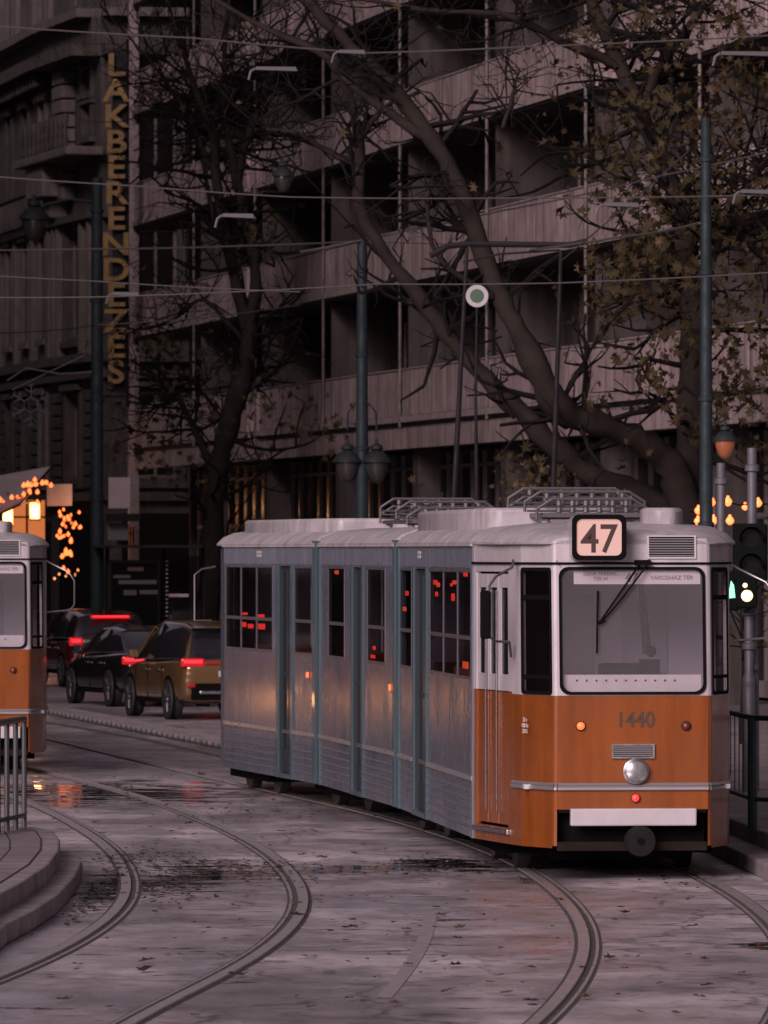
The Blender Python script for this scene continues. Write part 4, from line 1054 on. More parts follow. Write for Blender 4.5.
# ---------------------------------------------------------------- old corner building
M_old = mat('old_stone', (.062, .048, .044), .85, var=.4, vscale=1.4, streak=.6, bump=.5, bscale=6)
M_oldl = mat('pale_stone_trim', (.12, .095, .088), .8, var=.3, vscale=2, streak=.45)
M_oldd = mat('sooty_stone', (.045, .037, .034), .85, var=.4, vscale=1.4, streak=.5)
ob = thing('corner_building', 'ornate old stone corner building with cornices and tall windows left of the vertical sign', 'building', (0, 0, 0))
C1 = Vector((-9.72, 206, 0)); C2 = Vector((-8.05, 199, 0)); C0 = C1 - FD*34
C3 = C2 + FN*16; C4 = C0 + FN*16
def owall(mb, a, b, z0, z1, holes, th=.3):
    d = (b-a).normalized(); wall(mb, (a.x, a.y), (b.x, b.y), z0, z1, holes, th, Vector((-d.y, d.x, 0)) if Vector((-d.y, d.x, 0)).dot(FN) > 0 or True else None)
Lf = (C1-C0).length; Lc = (C2-C1).length; Ls_ = (C3-C2).length
holesF = []; winsF = []
nb = 9
for k in range(nb):
    c = Lf*(k+.5)/nb
    for z0, z1, hwid in ((4.9, 7.3, .62), (9.2, 12.0, .62), (12.9, 16.0, .55), (18.6, 21.4, .6)): holesF.append((c-hwid, c+hwid, z0, z1))
ow = MB(); owall(ow, C0, C1, 0, 23, holesF)
holesC = [(2.2, 4.6, 9.0, 12.2), (4.9, 6.1, 14.8, 15.6), (4.9, 6.1, 15.9, 16.8), (2.4, 4.4, 18.6, 21.5), (2.4, 4.4, 4.9, 7.3)]
owall(ow, C1, C2, 0, 23, holesC)
holesS = [(k*3.2+1.0, k*3.2+2.2, z0, z1) for k in range(4) for z0, z1 in ((4.9, 7.3), (9.2, 12.0), (13.2, 15.6), (18.6, 21.4))]
owall(ow, C2, C3, 0, 23, holesS)
ow.build('wall', M_old, ob)
def pt_on(a, b, s, out_=0., z=0.):
    d = (b-a).normalized(); n_ = Vector((d.y, -d.x, 0)); v = a+d*s+n_*out_; return (v.x, v.y, z)
def slabon(mb, a, b, s0, s1, o0, o1, z0, z1):
    q = [pt_on(a, b, s0, o0), pt_on(a, b, s1, o0), pt_on(a, b, s1, o1), pt_on(a, b, s0, o1)]
    mb.prism([(v[0], v[1]) for v in q], z0, z1)
for (a, b, hs) in ((C0, C1, holesF), (C1, C2, holesC), (C2, C3, holesS)):
    for h in hs:
        fr = MB(); e = .09
        for s0, s1, z0, z1 in ((h[0], h[0]+e, h[2], h[3]), (h[1]-e, h[1], h[2], h[3]), (h[0]+e, h[1]-e, h[2], h[2]+e), (h[0]+e, h[1]-e, h[3]-e, h[3]), ((h[0]+h[1])/2-.04, (h[0]+h[1])/2+.04, h[2]+e, h[3]-e)):
            slabon(fr, a, b, s0, s1, -.24, -.16, z0, z1)
        w_ = fr.build('window', M_oldl, ob)
        pn = MB(); slabon(pn, a, b, h[0]+.02, h[1]-.02, -.24, -.22, h[2]+.02, h[3]-.02); pn.build('pane', M_bwin, w_)
        sr = MB(); slabon(sr, a, b, h[0]-.22, h[0]-.003, .003, .12, h[2]-.1, h[3]+.15); slabon(sr, a, b, h[1]+.003, h[1]+.22, .003, .12, h[2]-.1, h[3]+.15)
        slabon(sr, a, b, h[0]-.32, h[1]+.32, .003, .24, h[3]+.16, h[3]+.34); slabon(sr, a, b, h[0]-.3, h[1]+.3, .003, .2, h[2]-.28, h[2]-.11); sr.build('surround', M_oldl if rng.random() < .5 else M_old, ob)
# cornices following the three faces
def band(nm, z0, z1, o_, m=M_old):
    cb = MB(); slabon(cb, C0, C1, 0, Lf+.0, -.1, o_, z0, z1); slabon(cb, C1, C2, -.0, Lc+.0, -.1, o_+.01, z0+.002, z1-.002); slabon(cb, C2, C3, -.0, Ls_, -.1, o_, z0+.004, z1-.004)
    cb.build(nm, m, ob)
band('cornice', 16.9, 17.25, .85); band('cornice', 17.25, 18.0, .25); band('cornice', 18.0, 18.25, .7, M_oldl)
band('string_course', 12.3, 12.5, .35); band('string_course', 8.2, 8.45, .45); band('cornice', 7.75, 7.95, .3); band('string_course', 4.25, 4.5, .3)
for k in range(46):
    br_ = MB(); slabon(br_, C0, C1, k*.75, k*.75+.28, .003, .6, 16.5, 16.895); br_.build('bracket', M_oldd, ob)
# rusticated blocks on the lower storeys
ru = MB()
for zz in [4.6+.36*k for k in range(9)]:
    for (a, b, L, hs) in ((C0, C1, Lf, holesF), (C1, C2, Lc, holesC), (C2, C3, Ls_, holesS)):
        s = 0.
        while s < L-.6:
            w_ = .7
            if not any(h[0]-.34 < s+w_ and h[1]+.34 > s and h[2]-.32 < zz+.3 and h[3]+.36 > zz for h in hs): slabon(ru, a, b, s+.03, s+w_-.03, .002, .10, zz+.02, zz+.33)
            s += w_
ru.build('rusticated_block', M_oldd, ob, bevel=.04)['kind'] = 'stuff'
# pilasters and quoins
for k in range(nb+1):
    pi_ = MB(); c = min(max(Lf*k/nb, .3), Lf-.3); slabon(pi_, C0, C1, c-.22, c+.22, .003, .2, 8.46, 12.29); pi_.build('pilaster', M_oldl, ob); pi_ = MB(); slabon(pi_, C0, C1, c-.2, c+.2, .003, .16, 18.3, 22.8); pi_.build('pilaster', M_oldl, ob)
for s_ in (.3, 1.0, 1.7, 5.2, 6.4): pi_ = MB(); slabon(pi_, C1, C2, s_-.13, s_+.13, .003, .26, 8.46, 12.29); pi_.build('pilaster', M_oldl, ob)
qn = MB()
for k in range(9): slabon(qn, C1, C2, 1.9, 3.4, .003, .42, 13.0+k*.42, 13.0+k*.42+.37)
qn.build('turret_pilaster', M_oldl, ob, bevel=.03)
# corner balcony and corbel
cb = MB(); slabon(cb, C1, C2, -.6, Lc+.5, .003, 1.1, 14.05, 14.3); slabon(cb, C1, C2, .3, 2.9, .003, .9, 13.1, 14.04); slabon(cb, C1, C2, 1.1, 2.3, .003, .55, 12.51, 13.09)
cb.build('corner_balcony', M_oldl, ob, bevel=.05)
for k in range(11):
    bl = MB(); v = pt_on(C1, C2, .0+k*.68, .95); bl.lathe([(.05, 0), (.09, .15), (.045, .5), (.09, .85), (.05, .95)], (v[0], v[1], 14.32), 8); bl.build('baluster', M_old, ob, smooth=True)
for k in range(38):
    bl = MB(); v = pt_on(C0, C1, Lf-.5-k*.42, .5); bl.lathe([(.06, 0), (.11, .15), (.05, .45), (.10, .75), (.06, .85)], (v[0], v[1], 12.52), 8); bl.build('baluster', M_old, ob, smooth=True)
bl = MB(); slabon(bl, C0, C1, Lf-17, Lf, .35, .62, 13.38, 13.5)
bl.build('balcony_rail', M_old, ob, smooth=True)
rf = MB(); rf.prism([(C0.x, C0.y), (C1.x, C1.y), (C2.x, C2.y), (C3.x, C3.y), (C4.x, C4.y)], 22.99, 24.5); rf.build('roof', M_oldd, ob)
gf = MB()
for k in range(nb): slabon(gf, C0, C1, Lf*(k+.15)/nb, Lf*(k+.85)/nb, .004, .03, .4, 3.7)
slabon(gf, C1, C2, 1, 6.4, .004, .03, .4, 3.9); slabon(gf, C2, C3, .6, 5.5, .004, .03, .4, 3.9); gf.build('shop_window', M_bwin, ob)
# connecting block closing the side street
cbk = thing('side_street_building', 'plain dark building closing the side street between the two corners', 'building', (0, 0, 0))
q = [fw(-56, 20), fw(-34, 20), fw(-34, 34), fw(-56, 34)]
MB().prism([(v.x, v.y) for v in q], 0, 22).build('wall', M_oldd, cbk)
for z_ in (5, 8.5, 12, 15.5):
    for k in range(5):
        wn = MB(); a = fw(-54+k*3.6, 19.98, z_); b = fw(-52.6+k*3.6, 19.98, z_); wn.quad((a.x, a.y, z_), (b.x, b.y, z_), (b.x, b.y, z_+1.9), (a.x, a.y, z_+1.9)); wn.build('window', M_bwin, cbk)
# row of houses on the other side of the street, left of the picture; it shades the lower storeys
opp = thing('opposite_building', 'plain tall building across the street, beyond the left side of the picture', 'building', (0, 0, 0))
MB().prism([(-27, 74), (-52, 74), (-80, 210), (-40, 204), (-30, 140)], 0, 44).build('wall', M_oldd, opp)
# far street end so the horizon is closed
fb = thing('street_end_building', 'distant dark terrace of buildings where the street curves away', 'building', (0, 0, 0))
MB().prism([(-150, 250), (-9, 236), (-5, 262), (-150, 290)], 0, 26).build('wall', M_oldd, fb)
for z_ in (5, 9, 13, 17):
    for k in range(15):
        wn = MB(); x = -78+k*4.6; y = 250-(x+150)*.0993-.06; wn.quad((x, y, z_), (x+1.5, y-.15, z_), (x+1.5, y-.15, z_+2.3), (x, y, z_+2.3)); wn.build('window', M_bwin, fb)

# ---------------------------------------------------------------- restaurant front at the left: awnings, lanterns, fairy bulbs
M_awn = mat('awning_canvas', (.55, .44, .45), .8, var=.2, vscale=1.5)
M_bulb = mat('warm_bulb', (.6, .2, .08), .4, emit=(1, .17, .04), estr=2.6)
M_bulb2 = mat('warm_bulb_soft', (1, .6, .3), .4, emit=(1, .33, .11), estr=1.5)
M_glow = mat('warm_room_glow', (.5, .2, .1), .6, emit=(1, .27, .08), estr=.5, var=.5, vscale=1.2)
M_panel = mat('pale_signboard', (.42, .33, .33), .6, var=.12, vscale=2)
aw = thing('awning', 'grey canvas awning sloping over the lit terrace at the left edge', 'awning', P(20, 500, 196))
q = MB(); Y0 = 196
def W(px, py, Y): v = P(px, py, Y); return v
o_ = Vector(aw.location)
c = [W(-14, 478, 198)-o_, W(52, 466, 198)-o_, W(20, 504, 192)-o_, W(-14, 520, 192)-o_]
q.add(c+[v-Vector((0, 0, .05)) for v in c], [(0, 1, 2, 3), (4, 7, 6, 5), (0, 3, 7, 4), (1, 5, 6, 2), (2, 6, 7, 3), (0, 4, 5, 1)]); q.build('canvas', M_awn, aw)
q = MB(); q.tube([c[1], c[2]], .03, 6); q.tube([c[2], c[3]], .03, 6); q.tube([c[1]-Vector((0, 0, .9)), c[2]], .02, 6); q.build('awning_arm', M_dark, aw)
sb = thing('shop_signboard', 'blank pale pinkish signboard right of the glowing lanterns', 'signboard', P(60, 495, 195))
o_ = Vector(sb.location); a = P(47, 506, 195)-o_; b = P(72, 484, 194)-o_
MB().add([a, (b.x, b.y, a.z), b, (a.x, a.y, b.z), a+Vector((0, .2, 0)), Vector((b.x, b.y+.2, a.z)), b+Vector((0, .2, 0)), Vector((a.x, a.y+.2, b.z))], [(0, 1, 2, 3), (4, 7, 6, 5), (0, 4, 5, 1), (3, 2, 6, 7), (1, 5, 6, 2), (0, 3, 7, 4)]).build('panel', M_panel, sb)
MB().tube([a+Vector((-.05, .1, -.1)), b+Vector((.1, .1, 0))*1, ], .02, 5).build('brace', M_dark, sb)
sb = thing('lit_signboard', 'square pale panel with twig shadows above the kiosk', 'signboard', P(120, 495, 187))
o_ = Vector(sb.location); a = P(107, 508, 186)-o_; b = P(129, 477, 186)-o_
MB().box(a.x, b.x, 0, .15, a.z, b.z).build('panel', M_panel, sb)
MB().box(a.x-.06, b.x+.3, -.5, .3, a.z-.35, a.z-.15).build('canopy', M_dark, sb)
MB().box(a.x-.02, b.x-.05, -.1, .2, a.z-.85, a.z-.4).build('lower_panel', mat('grey_panel', (.13, .12, .13), .6), sb)
# glowing shop interior pieces
for px0, px1, py0, py1, Y, lab in ((8, 46, 500, 545, 199, 'warm lit restaurant window behind the hanging lanterns'), (118, 122, 528, 548, 189, 'narrow orange lit doorway just left of the red pipe'), (128, 133, 527, 545, 188, 'small bright orange lit window beside the corner pier')):
    a = P(px0, py1, Y); b = P(px1, py0, Y)
    t = thing('lit_window', lab, 'window', (a.x, Y, a.z))
    MB().box(0, b.x-a.x, 0, .05, 0, b.z-a.z).build('glow', M_glow, t)
    f_ = MB(); L_ = b.x-a.x; H_ = b.z-a.z
    for k in range(3): f_.box(L_*k/2-.03, L_*k/2+.03, -.05, -.002, 0, H_)
    f_.box(0, L_, -.05, -.002, H_*.6, H_*.6+.05); f_.build('frame', M_dark, t)
def lantern(px, py, Y, lab):
    v = P(px, py, Y); t = thing('hanging_lantern', lab, 'lantern', v, 0, 'lanterns over the restaurant terrace')
    MB().prism([(-.13, -.13), (.13, -.13), (.13, .13), (-.13, .13)], -.3, .15).build('shade', M_bulb2, t)
    MB().prism([(-.15, -.15), (.15, -.15), (.15, .15), (-.15, .15)], -.35, -.302).build('base', M_dark, t)
    k = MB(); k.prism([(-.16, -.16), (.16, -.16), (.16, .16), (-.16, .16)], .152, .2); k.tube([(0, 0, .2), (0, 0, .6)], .02, 5); k.build('cap', M_dark, t)
    lo = bpy.data.objects.new('lantern_light', pd); col.objects.link(lo); lo.parent = t; lo.location = (0, -.35, -.1)
pd = bpy.data.lights.new('lantern_light', 'POINT'); pd.energy = 35; pd.color = (1, .5, .22); pd.shadow_soft_size = .2
lantern(35, 508, 194, 'glowing cream lantern hanging near the pale signboard, right one of the pair')
lantern(8, 514, 194, 'glowing lantern at the left edge, left one of the pair')
def bulbstring(pts, n, r, label, jitter=.0, m=M_bulb, wire=True, loc=None):
    pts = [Vector(p) for p in pts]; t = thing('string_lights', label, 'string lights', pts[0])
    w_ = MB(); w_.tube([p-pts[0] for p in pts], .012, 4); w_.build('cable', M_black, t)
    tot = sum((pts[i+1]-pts[i]).length for i in range(len(pts)-1))
    for k in range(n):
        d = tot*(k+.5)/n; i = 0
        while i < len(pts)-2 and d > (pts[i+1]-pts[i]).length: d -= (pts[i+1]-pts[i]).length; i += 1
        p = pts[i].lerp(pts[i+1], min(1, d/(pts[i+1]-pts[i]).length)) - pts[0]
        p += Vector((rng.uniform(-1, 1), rng.uniform(-1, 1), rng.uniform(-1, 1)))*jitter
        rr = r*rng.uniform(.8, 1.2)
        MB().lathe([(rr*.3, -rr), (rr*.85, -rr*.5), (rr, 0), (rr*.8, rr*.5), (rr*.35, rr), (rr*.3, rr*1.4)], p, 8).build('bulb', m, t, smooth=True)
    return t
bulbstring([P(22, 489, 193), P(35, 482, 193), P(52, 483, 193)], 9, .06, 'warm string lights along the awning edge at the left', .08)
bulbstring([P(4, 505, 193), P(16, 498, 193), P(34, 492, 193), P(40, 503, 193)], 9, .05, 'warm string lights wound above the hanging lanterns', .12)
bulbstring([P(60, 525, 190), P(72, 515, 190), P(80, 526, 190), P(70, 536, 190), P(62, 530, 190), P(74, 522, 190)], 26, .045, 'round cluster of warm fairy lights left of the teal pole', .25)
bulbstring([P(66, 560, 190), P(68, 548, 190), P(66, 570, 190)], 8, .05, 'small warm fairy lights below the round light cluster', .15)
bulbstring([P(52, 570, 190), P(58, 573, 190), P(80, 575, 190)], 5, .03, 'faint low row of fairy lights beside the left tram roof', .15, M_bulb2)
bulbstring([P(-6, 505, 192), P(4, 500, 192)], 3, .06, 'lights tucked at the very left edge of the restaurant', .1)
bulbstring([P(690, 512, 100), P(699, 510, 100), P(716, 500, 100), P(740, 505, 100), P(768, 504, 100), P(800, 506, 100)], 7, .06, 'upper string of warm bulbs behind the two grey posts on the right', .03)
bulbstring([P(690, 524, 100), P(704, 521, 100), P(729, 521, 100), P(735, 526, 100)], 3, .065, 'lower string of warm bulbs just above the tram roof on the right', .02)

# ---------------------------------------------------------------- kiosk / shelter
sh = thing('tram_shelter', 'dark glazed tram shelter with an advertising panel behind the cars', 'shelter', P(100, 687, 150) * 1)
Y = 150; o_ = Vector((P(100, 0, Y).x, Y, .13)); sh.location = o_
xx = lambda px: (px-384)/F*Y-o_.x; zz = lambda py: HC-(py-HY)/F*Y-.13
MB().box(xx(94), xx(204), -.9, .9, zz(548), zz(545)).build('roof', M_dark, sh, bevel=.01)
for px in (106, 163, 202): MB().box(xx(px)-.04, xx(px)+.04, .7, .78, 0, zz(548)-.002).build('post', M_dark, sh)
for k in range(14): MB().lathe([(.02, 0), (.03, .01), (.02, .03)], (xx(167), -.1, zz(562+k*4.2)), 6).build('stud', M_panel, sh)
gl_ = MB(); gl_.box(xx(168), xx(200), .5, .52, .3, zz(556)); gl_.build('glass_panel', glassmat('shelter_glass', (.5, .5, .5), ior=1.45), sh)
MB().box(xx(168), xx(188), .45, .49, zz(597), zz(594)).build('shelf', M_panel, sh)
M_dimp = mat('dim_print', (.08, .07, .07), .8)
ad = MB(); ad.box(xx(107), xx(160), -.25, -.05, .25, zz(560)); ado = ad.build('advert_panel', mat('advert_frame', (.012, .012, .011), .8, spec=.15), sh, bevel=.02)
af = MB(); af.box(xx(112), xx(158), -.262, -.252, .4, zz(563)); af.build('advert_face', mat('advert_dark', (.004, .004, .004), .8, spec=.05), ado)
for px0, px1, py0, py1, m_ in ((114, 131, 575, 578, M_dimp), (119, 157, 580, 584, M_dimp), (124, 137, 590, 595, M_dimp), (140, 158, 590, 594, M_dimp), (128, 144, 567, 571, M_numdark)):
    MB().box(xx(px0), xx(px1), -.27, -.264, zz(py1), zz(py0)).build('printed_bar', m_, ado)

# ---------------------------------------------------------------- poles and street lamps
M_pole_t = mat('teal_pole_paint', (.013, .021, .024), .6, 0., spec=.2, var=.35, vscale=5)
M_lamp = mat('lantern_metal', (.014, .017, .018), .6, 0., spec=.2, var=.3, vscale=8)
M_bowl = mat('lantern_bowl', (.028, .024, .024), .25, spec=.6)
M_galv = mat('galvanised_post', (.09, .085, .095), .55, .2, var=.25, vscale=6)
def lant(parent, c, s=1., name='lantern', bowl=M_bowl):
    o = MB().lathe([(.03*s, .62*s), (.05*s, .5*s), (.14*s, .46*s), (.16*s, .38*s), (.11*s, .34*s), (.20*s, .30*s), (.34*s, .12*s), (.36*s, .06*s), (.30*s, .05*s)], c, 18).build(name, M_lamp, parent, smooth=True, ang=50)
    MB().lathe([(.28*s, .05*s), (.27*s, -.1*s), (.18*s, -.32*s), (.09*s, -.42*s), (.02*s, -.44*s)], c, 16).build('glass_bowl', bowl, o, smooth=True)
def pole(px, Y, py_top, r0, r1, label, cat='pole', name='utility_pole', base=.13, m=M_pole_t, px2=None):
    x = (px-384)/F*Y; zt = HC-(py_top-HY)/F*Y
    t = thing(name, label, cat, (x, Y, base))
    dx = ((px2 or px)-px)/F*Y
    MB().tube([(0, 0, 0), (0, 0, .02), (0, 0, 1.2), (0, 0, 1.25), (dx, 0, zt-base)], [r0*1.5, r0*1.5, r0*1.45, r0, r1], 14).build('shaft', m, t, smooth=True, ang=60)
    for zf in (.35, .55, .75, .93):
        c = MB(); c.lathe([(lerp(r0, r1, zf)+.001, 0), (lerp(r0, r1, zf)+.025, .01), (lerp(r0, r1, zf)+.025, .07), (lerp(r0, r1, zf)+.001, .08)], (dx*zf, 0, (zt-base)*zf), 14); c.build('collar', m, t, smooth=True)
    return t, zt-base
t, h = pole(362, 120, 240, .13, .085, 'dark teal lamp post with two hanging lanterns in front of the balconies', 'street lamp', 'street_lamp')
zl = HC+(550-462)/F*120-.13; 
for sg in (-1, 1):
    x = sg*.23 if sg > 0 else -.23
    MB().tube([(0, 0, zl+.85), (sg*.12, 0, zl+1.0), (sg*.24, 0, zl+.85), (sg*.25, 0, zl+.55)], .02, 6).build('bracket', M_pole_t, t, smooth=True)
    lant(t, (sg*.25, -.05, zl-.05), .72)
t, h = pole(97, 150, 178, .15, .12, 'thick teal pole at the left with a curved lamp arm and a snowflake ornament', 'street lamp', 'street_lamp')
x0 = 0
X = lambda px: (px-97)/F*150; Z = lambda py: HC-(py-HY)/F*150-.13
MB().tube([(0, 0, Z(203)), (X(70), 0, Z(199)), (X(45), 0, Z(205)), (X(34), 0, Z(211))], .03, 8).build('lamp_arm', M_lamp, t, smooth=True)
lant(t, (X(34), 0, Z(222)), .95)
# snowflake ornament hung off that pole
sf = thing('snowflake_ornament', 'unlit wire snowflake ornament hanging from an arm at the left pole', 'ornament', P(31, 405, 149.8))
q = MB(); 
for k in range(6):
    a = R(90+60*k); d = Vector((math.cos(a), 0, math.sin(a))); L_ = .46
    q.tube([d*.16, d*L_], .016, 5)
    for sa in (-1, 1):
        e = Vector((math.cos(a+sa*R(55)), 0, math.sin(a+sa*R(55)))); q.tube([d*.26, d*.26+e*.16], .014, 5); q.tube([d*.40, d*.40+e*.09], .012, 5)
    e = R(90+60*k+60); q.tube([d*.16, Vector((math.cos(e), 0, math.sin(e)))*.16], .014, 5)
q.build('flake', M_galv, sf)
q = MB(); ov = Vector(sf.location); q.tube([P(7, 381, 149.8)-ov, P(26, 368, 149.8)-ov, P(60, 374, 149.8)-ov, P(92, 372, 149.9)-ov], .02, 6); q.tube([P(12, 390, 149.8)-ov, P(85, 355, 149.9)-ov], .016, 6); q.tube([P(31, 384, 149.8)-ov, P(31, 394, 149.8)-ov], .01, 5)
q.build('arm', M_galv, sf)
# lamp at (283,165)
ls = thing('hanging_street_lamp', 'green grey lantern hung in front of the upper balconies', 'street lamp', P(283, 178, 118)); lant(ls, (0, 0, 0), .55); 
ov = Vector(ls.location); MB().tube([Vector((0, 0, .33)), Vector((0, 0, .45)), P(362, 243, 119.9)-ov+Vector((-.1, 0, .2))], .015, 5).build('arm', M_lamp, ls)
t, h = pole(706, 96, 118, .10, .07, 'tall dark blue pole by the big trunk with a lantern on its right', 'street lamp', 'street_lamp')
X = lambda px: (px-706)/F*96; Z = lambda py: HC-(py-HY)/F*96-.13
MB().tube([(0, 0, Z(418)), (X(716), 0, Z(412)), (X(725), 0, Z(418)), (X(725), 0, Z(424))], .018, 6).build('bracket', M_lamp, t, smooth=True)
lant(t, (X(725), 0, Z(443)), .48, bowl=mat('amber_bowl', (.22, .07, .03), .3, emit=(1, .3, .15), estr=.05))
for px, Y, top, lab in ((721, 80, 463, 'shorter plain grey post above the tram roof on the right'), (752, 74, 448, 'taller plain grey post near the right edge with signal heads')):
    pole(px, Y, top, .052, .052, lab, 'post', 'signal_post', .3, M_galv)
# traffic signals
M_green = mat('green_signal', (.2, .9, .5), .4, emit=(.25, .9, .42), estr=1.2)
M_yel = mat('pale_signal', (1, .8, .5), .4, emit=(1, .66, .30), estr=1.3)
M_house = mat('signal_housing', (.004, .005, .005), .8, spec=.06)
tsg = thing('traffic_signal', 'black two lamp signal head fixed low on the grey post at the right edge', 'traffic signal', P(750, 550, 73.8))
q = MB(); q.box(-.18, .18, -.14, .06, -.33, .28); q.build('housing', M_house, tsg, bevel=.03)
for z_ in (.12, -.16):
    v_ = MB(); n_ = 14
    for k in range(n_):
        a0 = R(-10+200*k/n_); a1 = R(-10+200*(k+1)/n_)
        v_.quad((.12*math.cos(a0), -.14, z_+.12*math.sin(a0)), (.12*math.cos(a1), -.14, z_+.12*math.sin(a1)), (.125*math.cos(a1), -.30, z_+.125*math.sin(a1)), (.125*math.cos(a0), -.30, z_+.125*math.sin(a0)))
    v_.build('visor', M_house, tsg)
    MB().lathe([(.0, -.15), (.10, -.145), (.10, -.14)], (0, 0, z_), 16, 'Y').build('lens', M_darkglass, tsg)
ts2 = thing('tram_signal', 'tram signal with a glowing green lens seen through the mirror bracket', 'traffic signal', P(731, 590, 74))
MB().box(-.07, .09, 0, .15, -.22, .2).build('housing', M_house, ts2, bevel=.02)
q = MB(); q.add([(-.035, -.006, -.09), (.045, -.006, -.08), (.03, -.006, .05), (.0, -.006, .10)], [(0, 1, 2, 3)]); q.build('lens', M_green, ts2)
ts3 = thing('lit_signal', 'small signal with a pale yellow glowing lens right of the green one', 'traffic signal', P(747, 593, 73.6))
MB().box(-.11, .11, 0, .15, -.16, .2).build('housing', M_house, ts3, bevel=.02)
MB().lathe([(.005, -.012), (.055, -.010), (.062, -.003)], (0, 0, -.03), 16, 'Y').build('lens', M_yel, ts3, smooth=True)
MB().lathe([(.005, -.012), (.022, -.010), (.026, -.003)], (-.02, 0, .08), 12, 'Y').build('small_lens', M_yel, ts3, smooth=True)
t, h = pole(749, 73.9, 603, .05, .05, 'grey post carrying the pale yellow signal behind the right railing', 'post', 'signal_post', .3, M_galv)

# leaning dark gantry poles with the round green and white sign
gn = thing('signal_gantry', 'thin dark frame of two slender poles joined by a crossbar in the centre', 'gantry', P(470, 560, 104))
ov = Vector(gn.location); q = MB()
Yg = 104; gz = .13-ov.z
for a, b in (((453, 520), (467, 248)), ((553, 500), (561, 250))):
    A = P(*a, Yg)-ov; B = P(*b, Yg)-ov; g_ = A + (A-B)*((A.z-gz)/(B.z-A.z)); MB().tube([g_, A, B], [.06, .045, .03], 8).build('upright', M_dark, gn, smooth=True)
q.tube([P(430, 256, Yg)-ov, P(448, 246, Yg)-ov, P(468, 244, Yg)-ov, P(570, 245, Yg)-ov, P(588, 241, Yg)-ov], .045, 8)
q.tube([P(463, 262, Yg)-ov, P(500, 254, Yg)-ov, P(560, 250, Yg)-ov], .018, 6); q.build('crossbar', M_dark, gn, smooth=True)
rs = thing('round_sign', 'round sign with a green centre and white ring on a slender pole', 'sign', P(477, 296, 103))
ov = Vector(rs.location)
ring = MB(); ring.lathe([(.105, -.01), (.165, -.012), (.165, .012), (.105, .01)], (0, 0, 0), 28, 'Y'); ring.build('white_ring', mat('sign_white', (.30, .28, .28), .5, var=.15, vscale=8), rs)
MB().lathe([(.002, -.014), (.104, -.013), (.104, .01), (.002, .012)], (0, 0, 0), 24, 'Y').build('green_disc', mat('sign_green', (.022, .055, .030), .5), rs)
A = P(477, 500, 103)-ov; MB().tube([Vector((.0, .03, -.1)), Vector((-.02, .03, -1.5)), A, Vector((A.x-.02, .03, .13-ov.z))], [.018, .022, .035, .045], 7).build('post', M_dark, rs, smooth=True)

# ---------------------------------------------------------------- overhead wires and span lamps
M_wire = mat('overhead_wire_metal', (.06, .05, .05), .6, .2)
def wire(pts, r, label, name='overhead_wire', m=M_wire):
    v = [P(*p) for p in pts]; fine = []
    for i in range(len(v)-1):
        L_ = (v[i+1]-v[i]).length
        for k in range(8): t_ = k/8; q_ = v[i].lerp(v[i+1], t_); q_.z -= .012*L_*4*t_*(1-t_)*.35; fine.append(q_)
    fine.append(v[-1]); o = MB().tube(fine, r, 5).build(name, m, None, smooth=True, origin=v[0]); tag(o, label, 'wire', 'overhead wires across the street'); return o
wire([(-60, 22, 100), (193, 38, 100), (366, 53, 100), (520, 47, 100), (840, 31, 100)], .012, 'topmost pale wire crossing the upper balconies from edge to edge')
wire([(-60, 172, 92), (135, 186, 92), (290, 197, 92), (520, 198, 92), (840, 193, 92)], .010, 'second wire down, crossing above the green grey lantern')
wire([(-60, 250, 118), (97, 249, 118), (240, 246, 119), (361, 241, 119.9)], .016, 'thick wire tied between the teal pole and the lamp post top')
wire([(-60, 272, 95), (91, 281, 95), (300, 292, 95)], .009, 'faint sagging wire below the thick one at the left')
wire([(-60, 297, 74), (100, 297, 74), (380, 284, 74), (560, 283, 74), (840, 268, 74)], .008, 'lowest long wire passing behind the round sign')
wire([(300, 252, 112), (362, 240, 112), (500, 211, 110), (660, 176, 104), (840, 133, 98)], .014, 'oblique wire rising from the lamp post top to the right edge')
wire([(495, 244, 116), (362, 241, 119.8)], .010, 'short wire from the lamp post top to the gantry')
wire([(530, 250, 104), (620, 237, 102), (700, 223, 96)], .018, 'dark cable from the gantry crossbar to the blue pole')
wire([(690, 150, 96), (560, 262, 96.5)], .010, 'thin oblique stay going down left from the blue pole', m=M_dark)
wire([(-60, 332, 130), (97, 325, 149), (200, 318, 149), (300, 305, 150)], .012, 'low dark wire running right from the teal pole')
M_spanl = mat('span_lamp_paint', (.06, .055, .06), .5, spec=.3)
def span_lamp(px0, px1, py, Y, lab, drop=2):
    c = P((px0+px1)/2, py, Y); L_ = (px1-px0)/F*Y/2
    t = thing('span_lamp', lab, 'street lamp', c, 0, 'long street lamps hung from the span wires')
    q = MB(); q.add([(-L_, -.05, 0), (L_, -.07, -.02), (L_, .07, -.02), (-L_, .05, 0), (-L_*.96, -.03, .05), (L_*.9, -.04, .045), (L_*.9, .04, .045), (-L_*.96, .03, .05)], [(0, 1, 2, 3), (4, 7, 6, 5), (0, 4, 5, 1), (1, 5, 6, 2), (2, 6, 7, 3), (3, 7, 4, 0)])
    q.build('housing', M_spanl, t, bevel=.01)
    MB().tube([(-L_, 0, .02), (-L_-.06, 0, -.02), (-L_-.09, 0, -.14)], .018, 6).build('hook', M_galv, t, smooth=True)
span_lamp(222, 255, 217, 92, 'long pale lamp housing left of the lantern')
span_lamp(112, 140, 295, 110, 'pale lamp housing crossing the lower part of the vertical sign')
span_lamp(255, 298, 70, 98, 'long lamp housing high up left of centre', )
span_lamp(338, 366, 53, 99.9, 'lamp clamp on the topmost wire near the centre')
span_lamp(720, 775, 55, 90, 'long lamp housing at the top right edge')
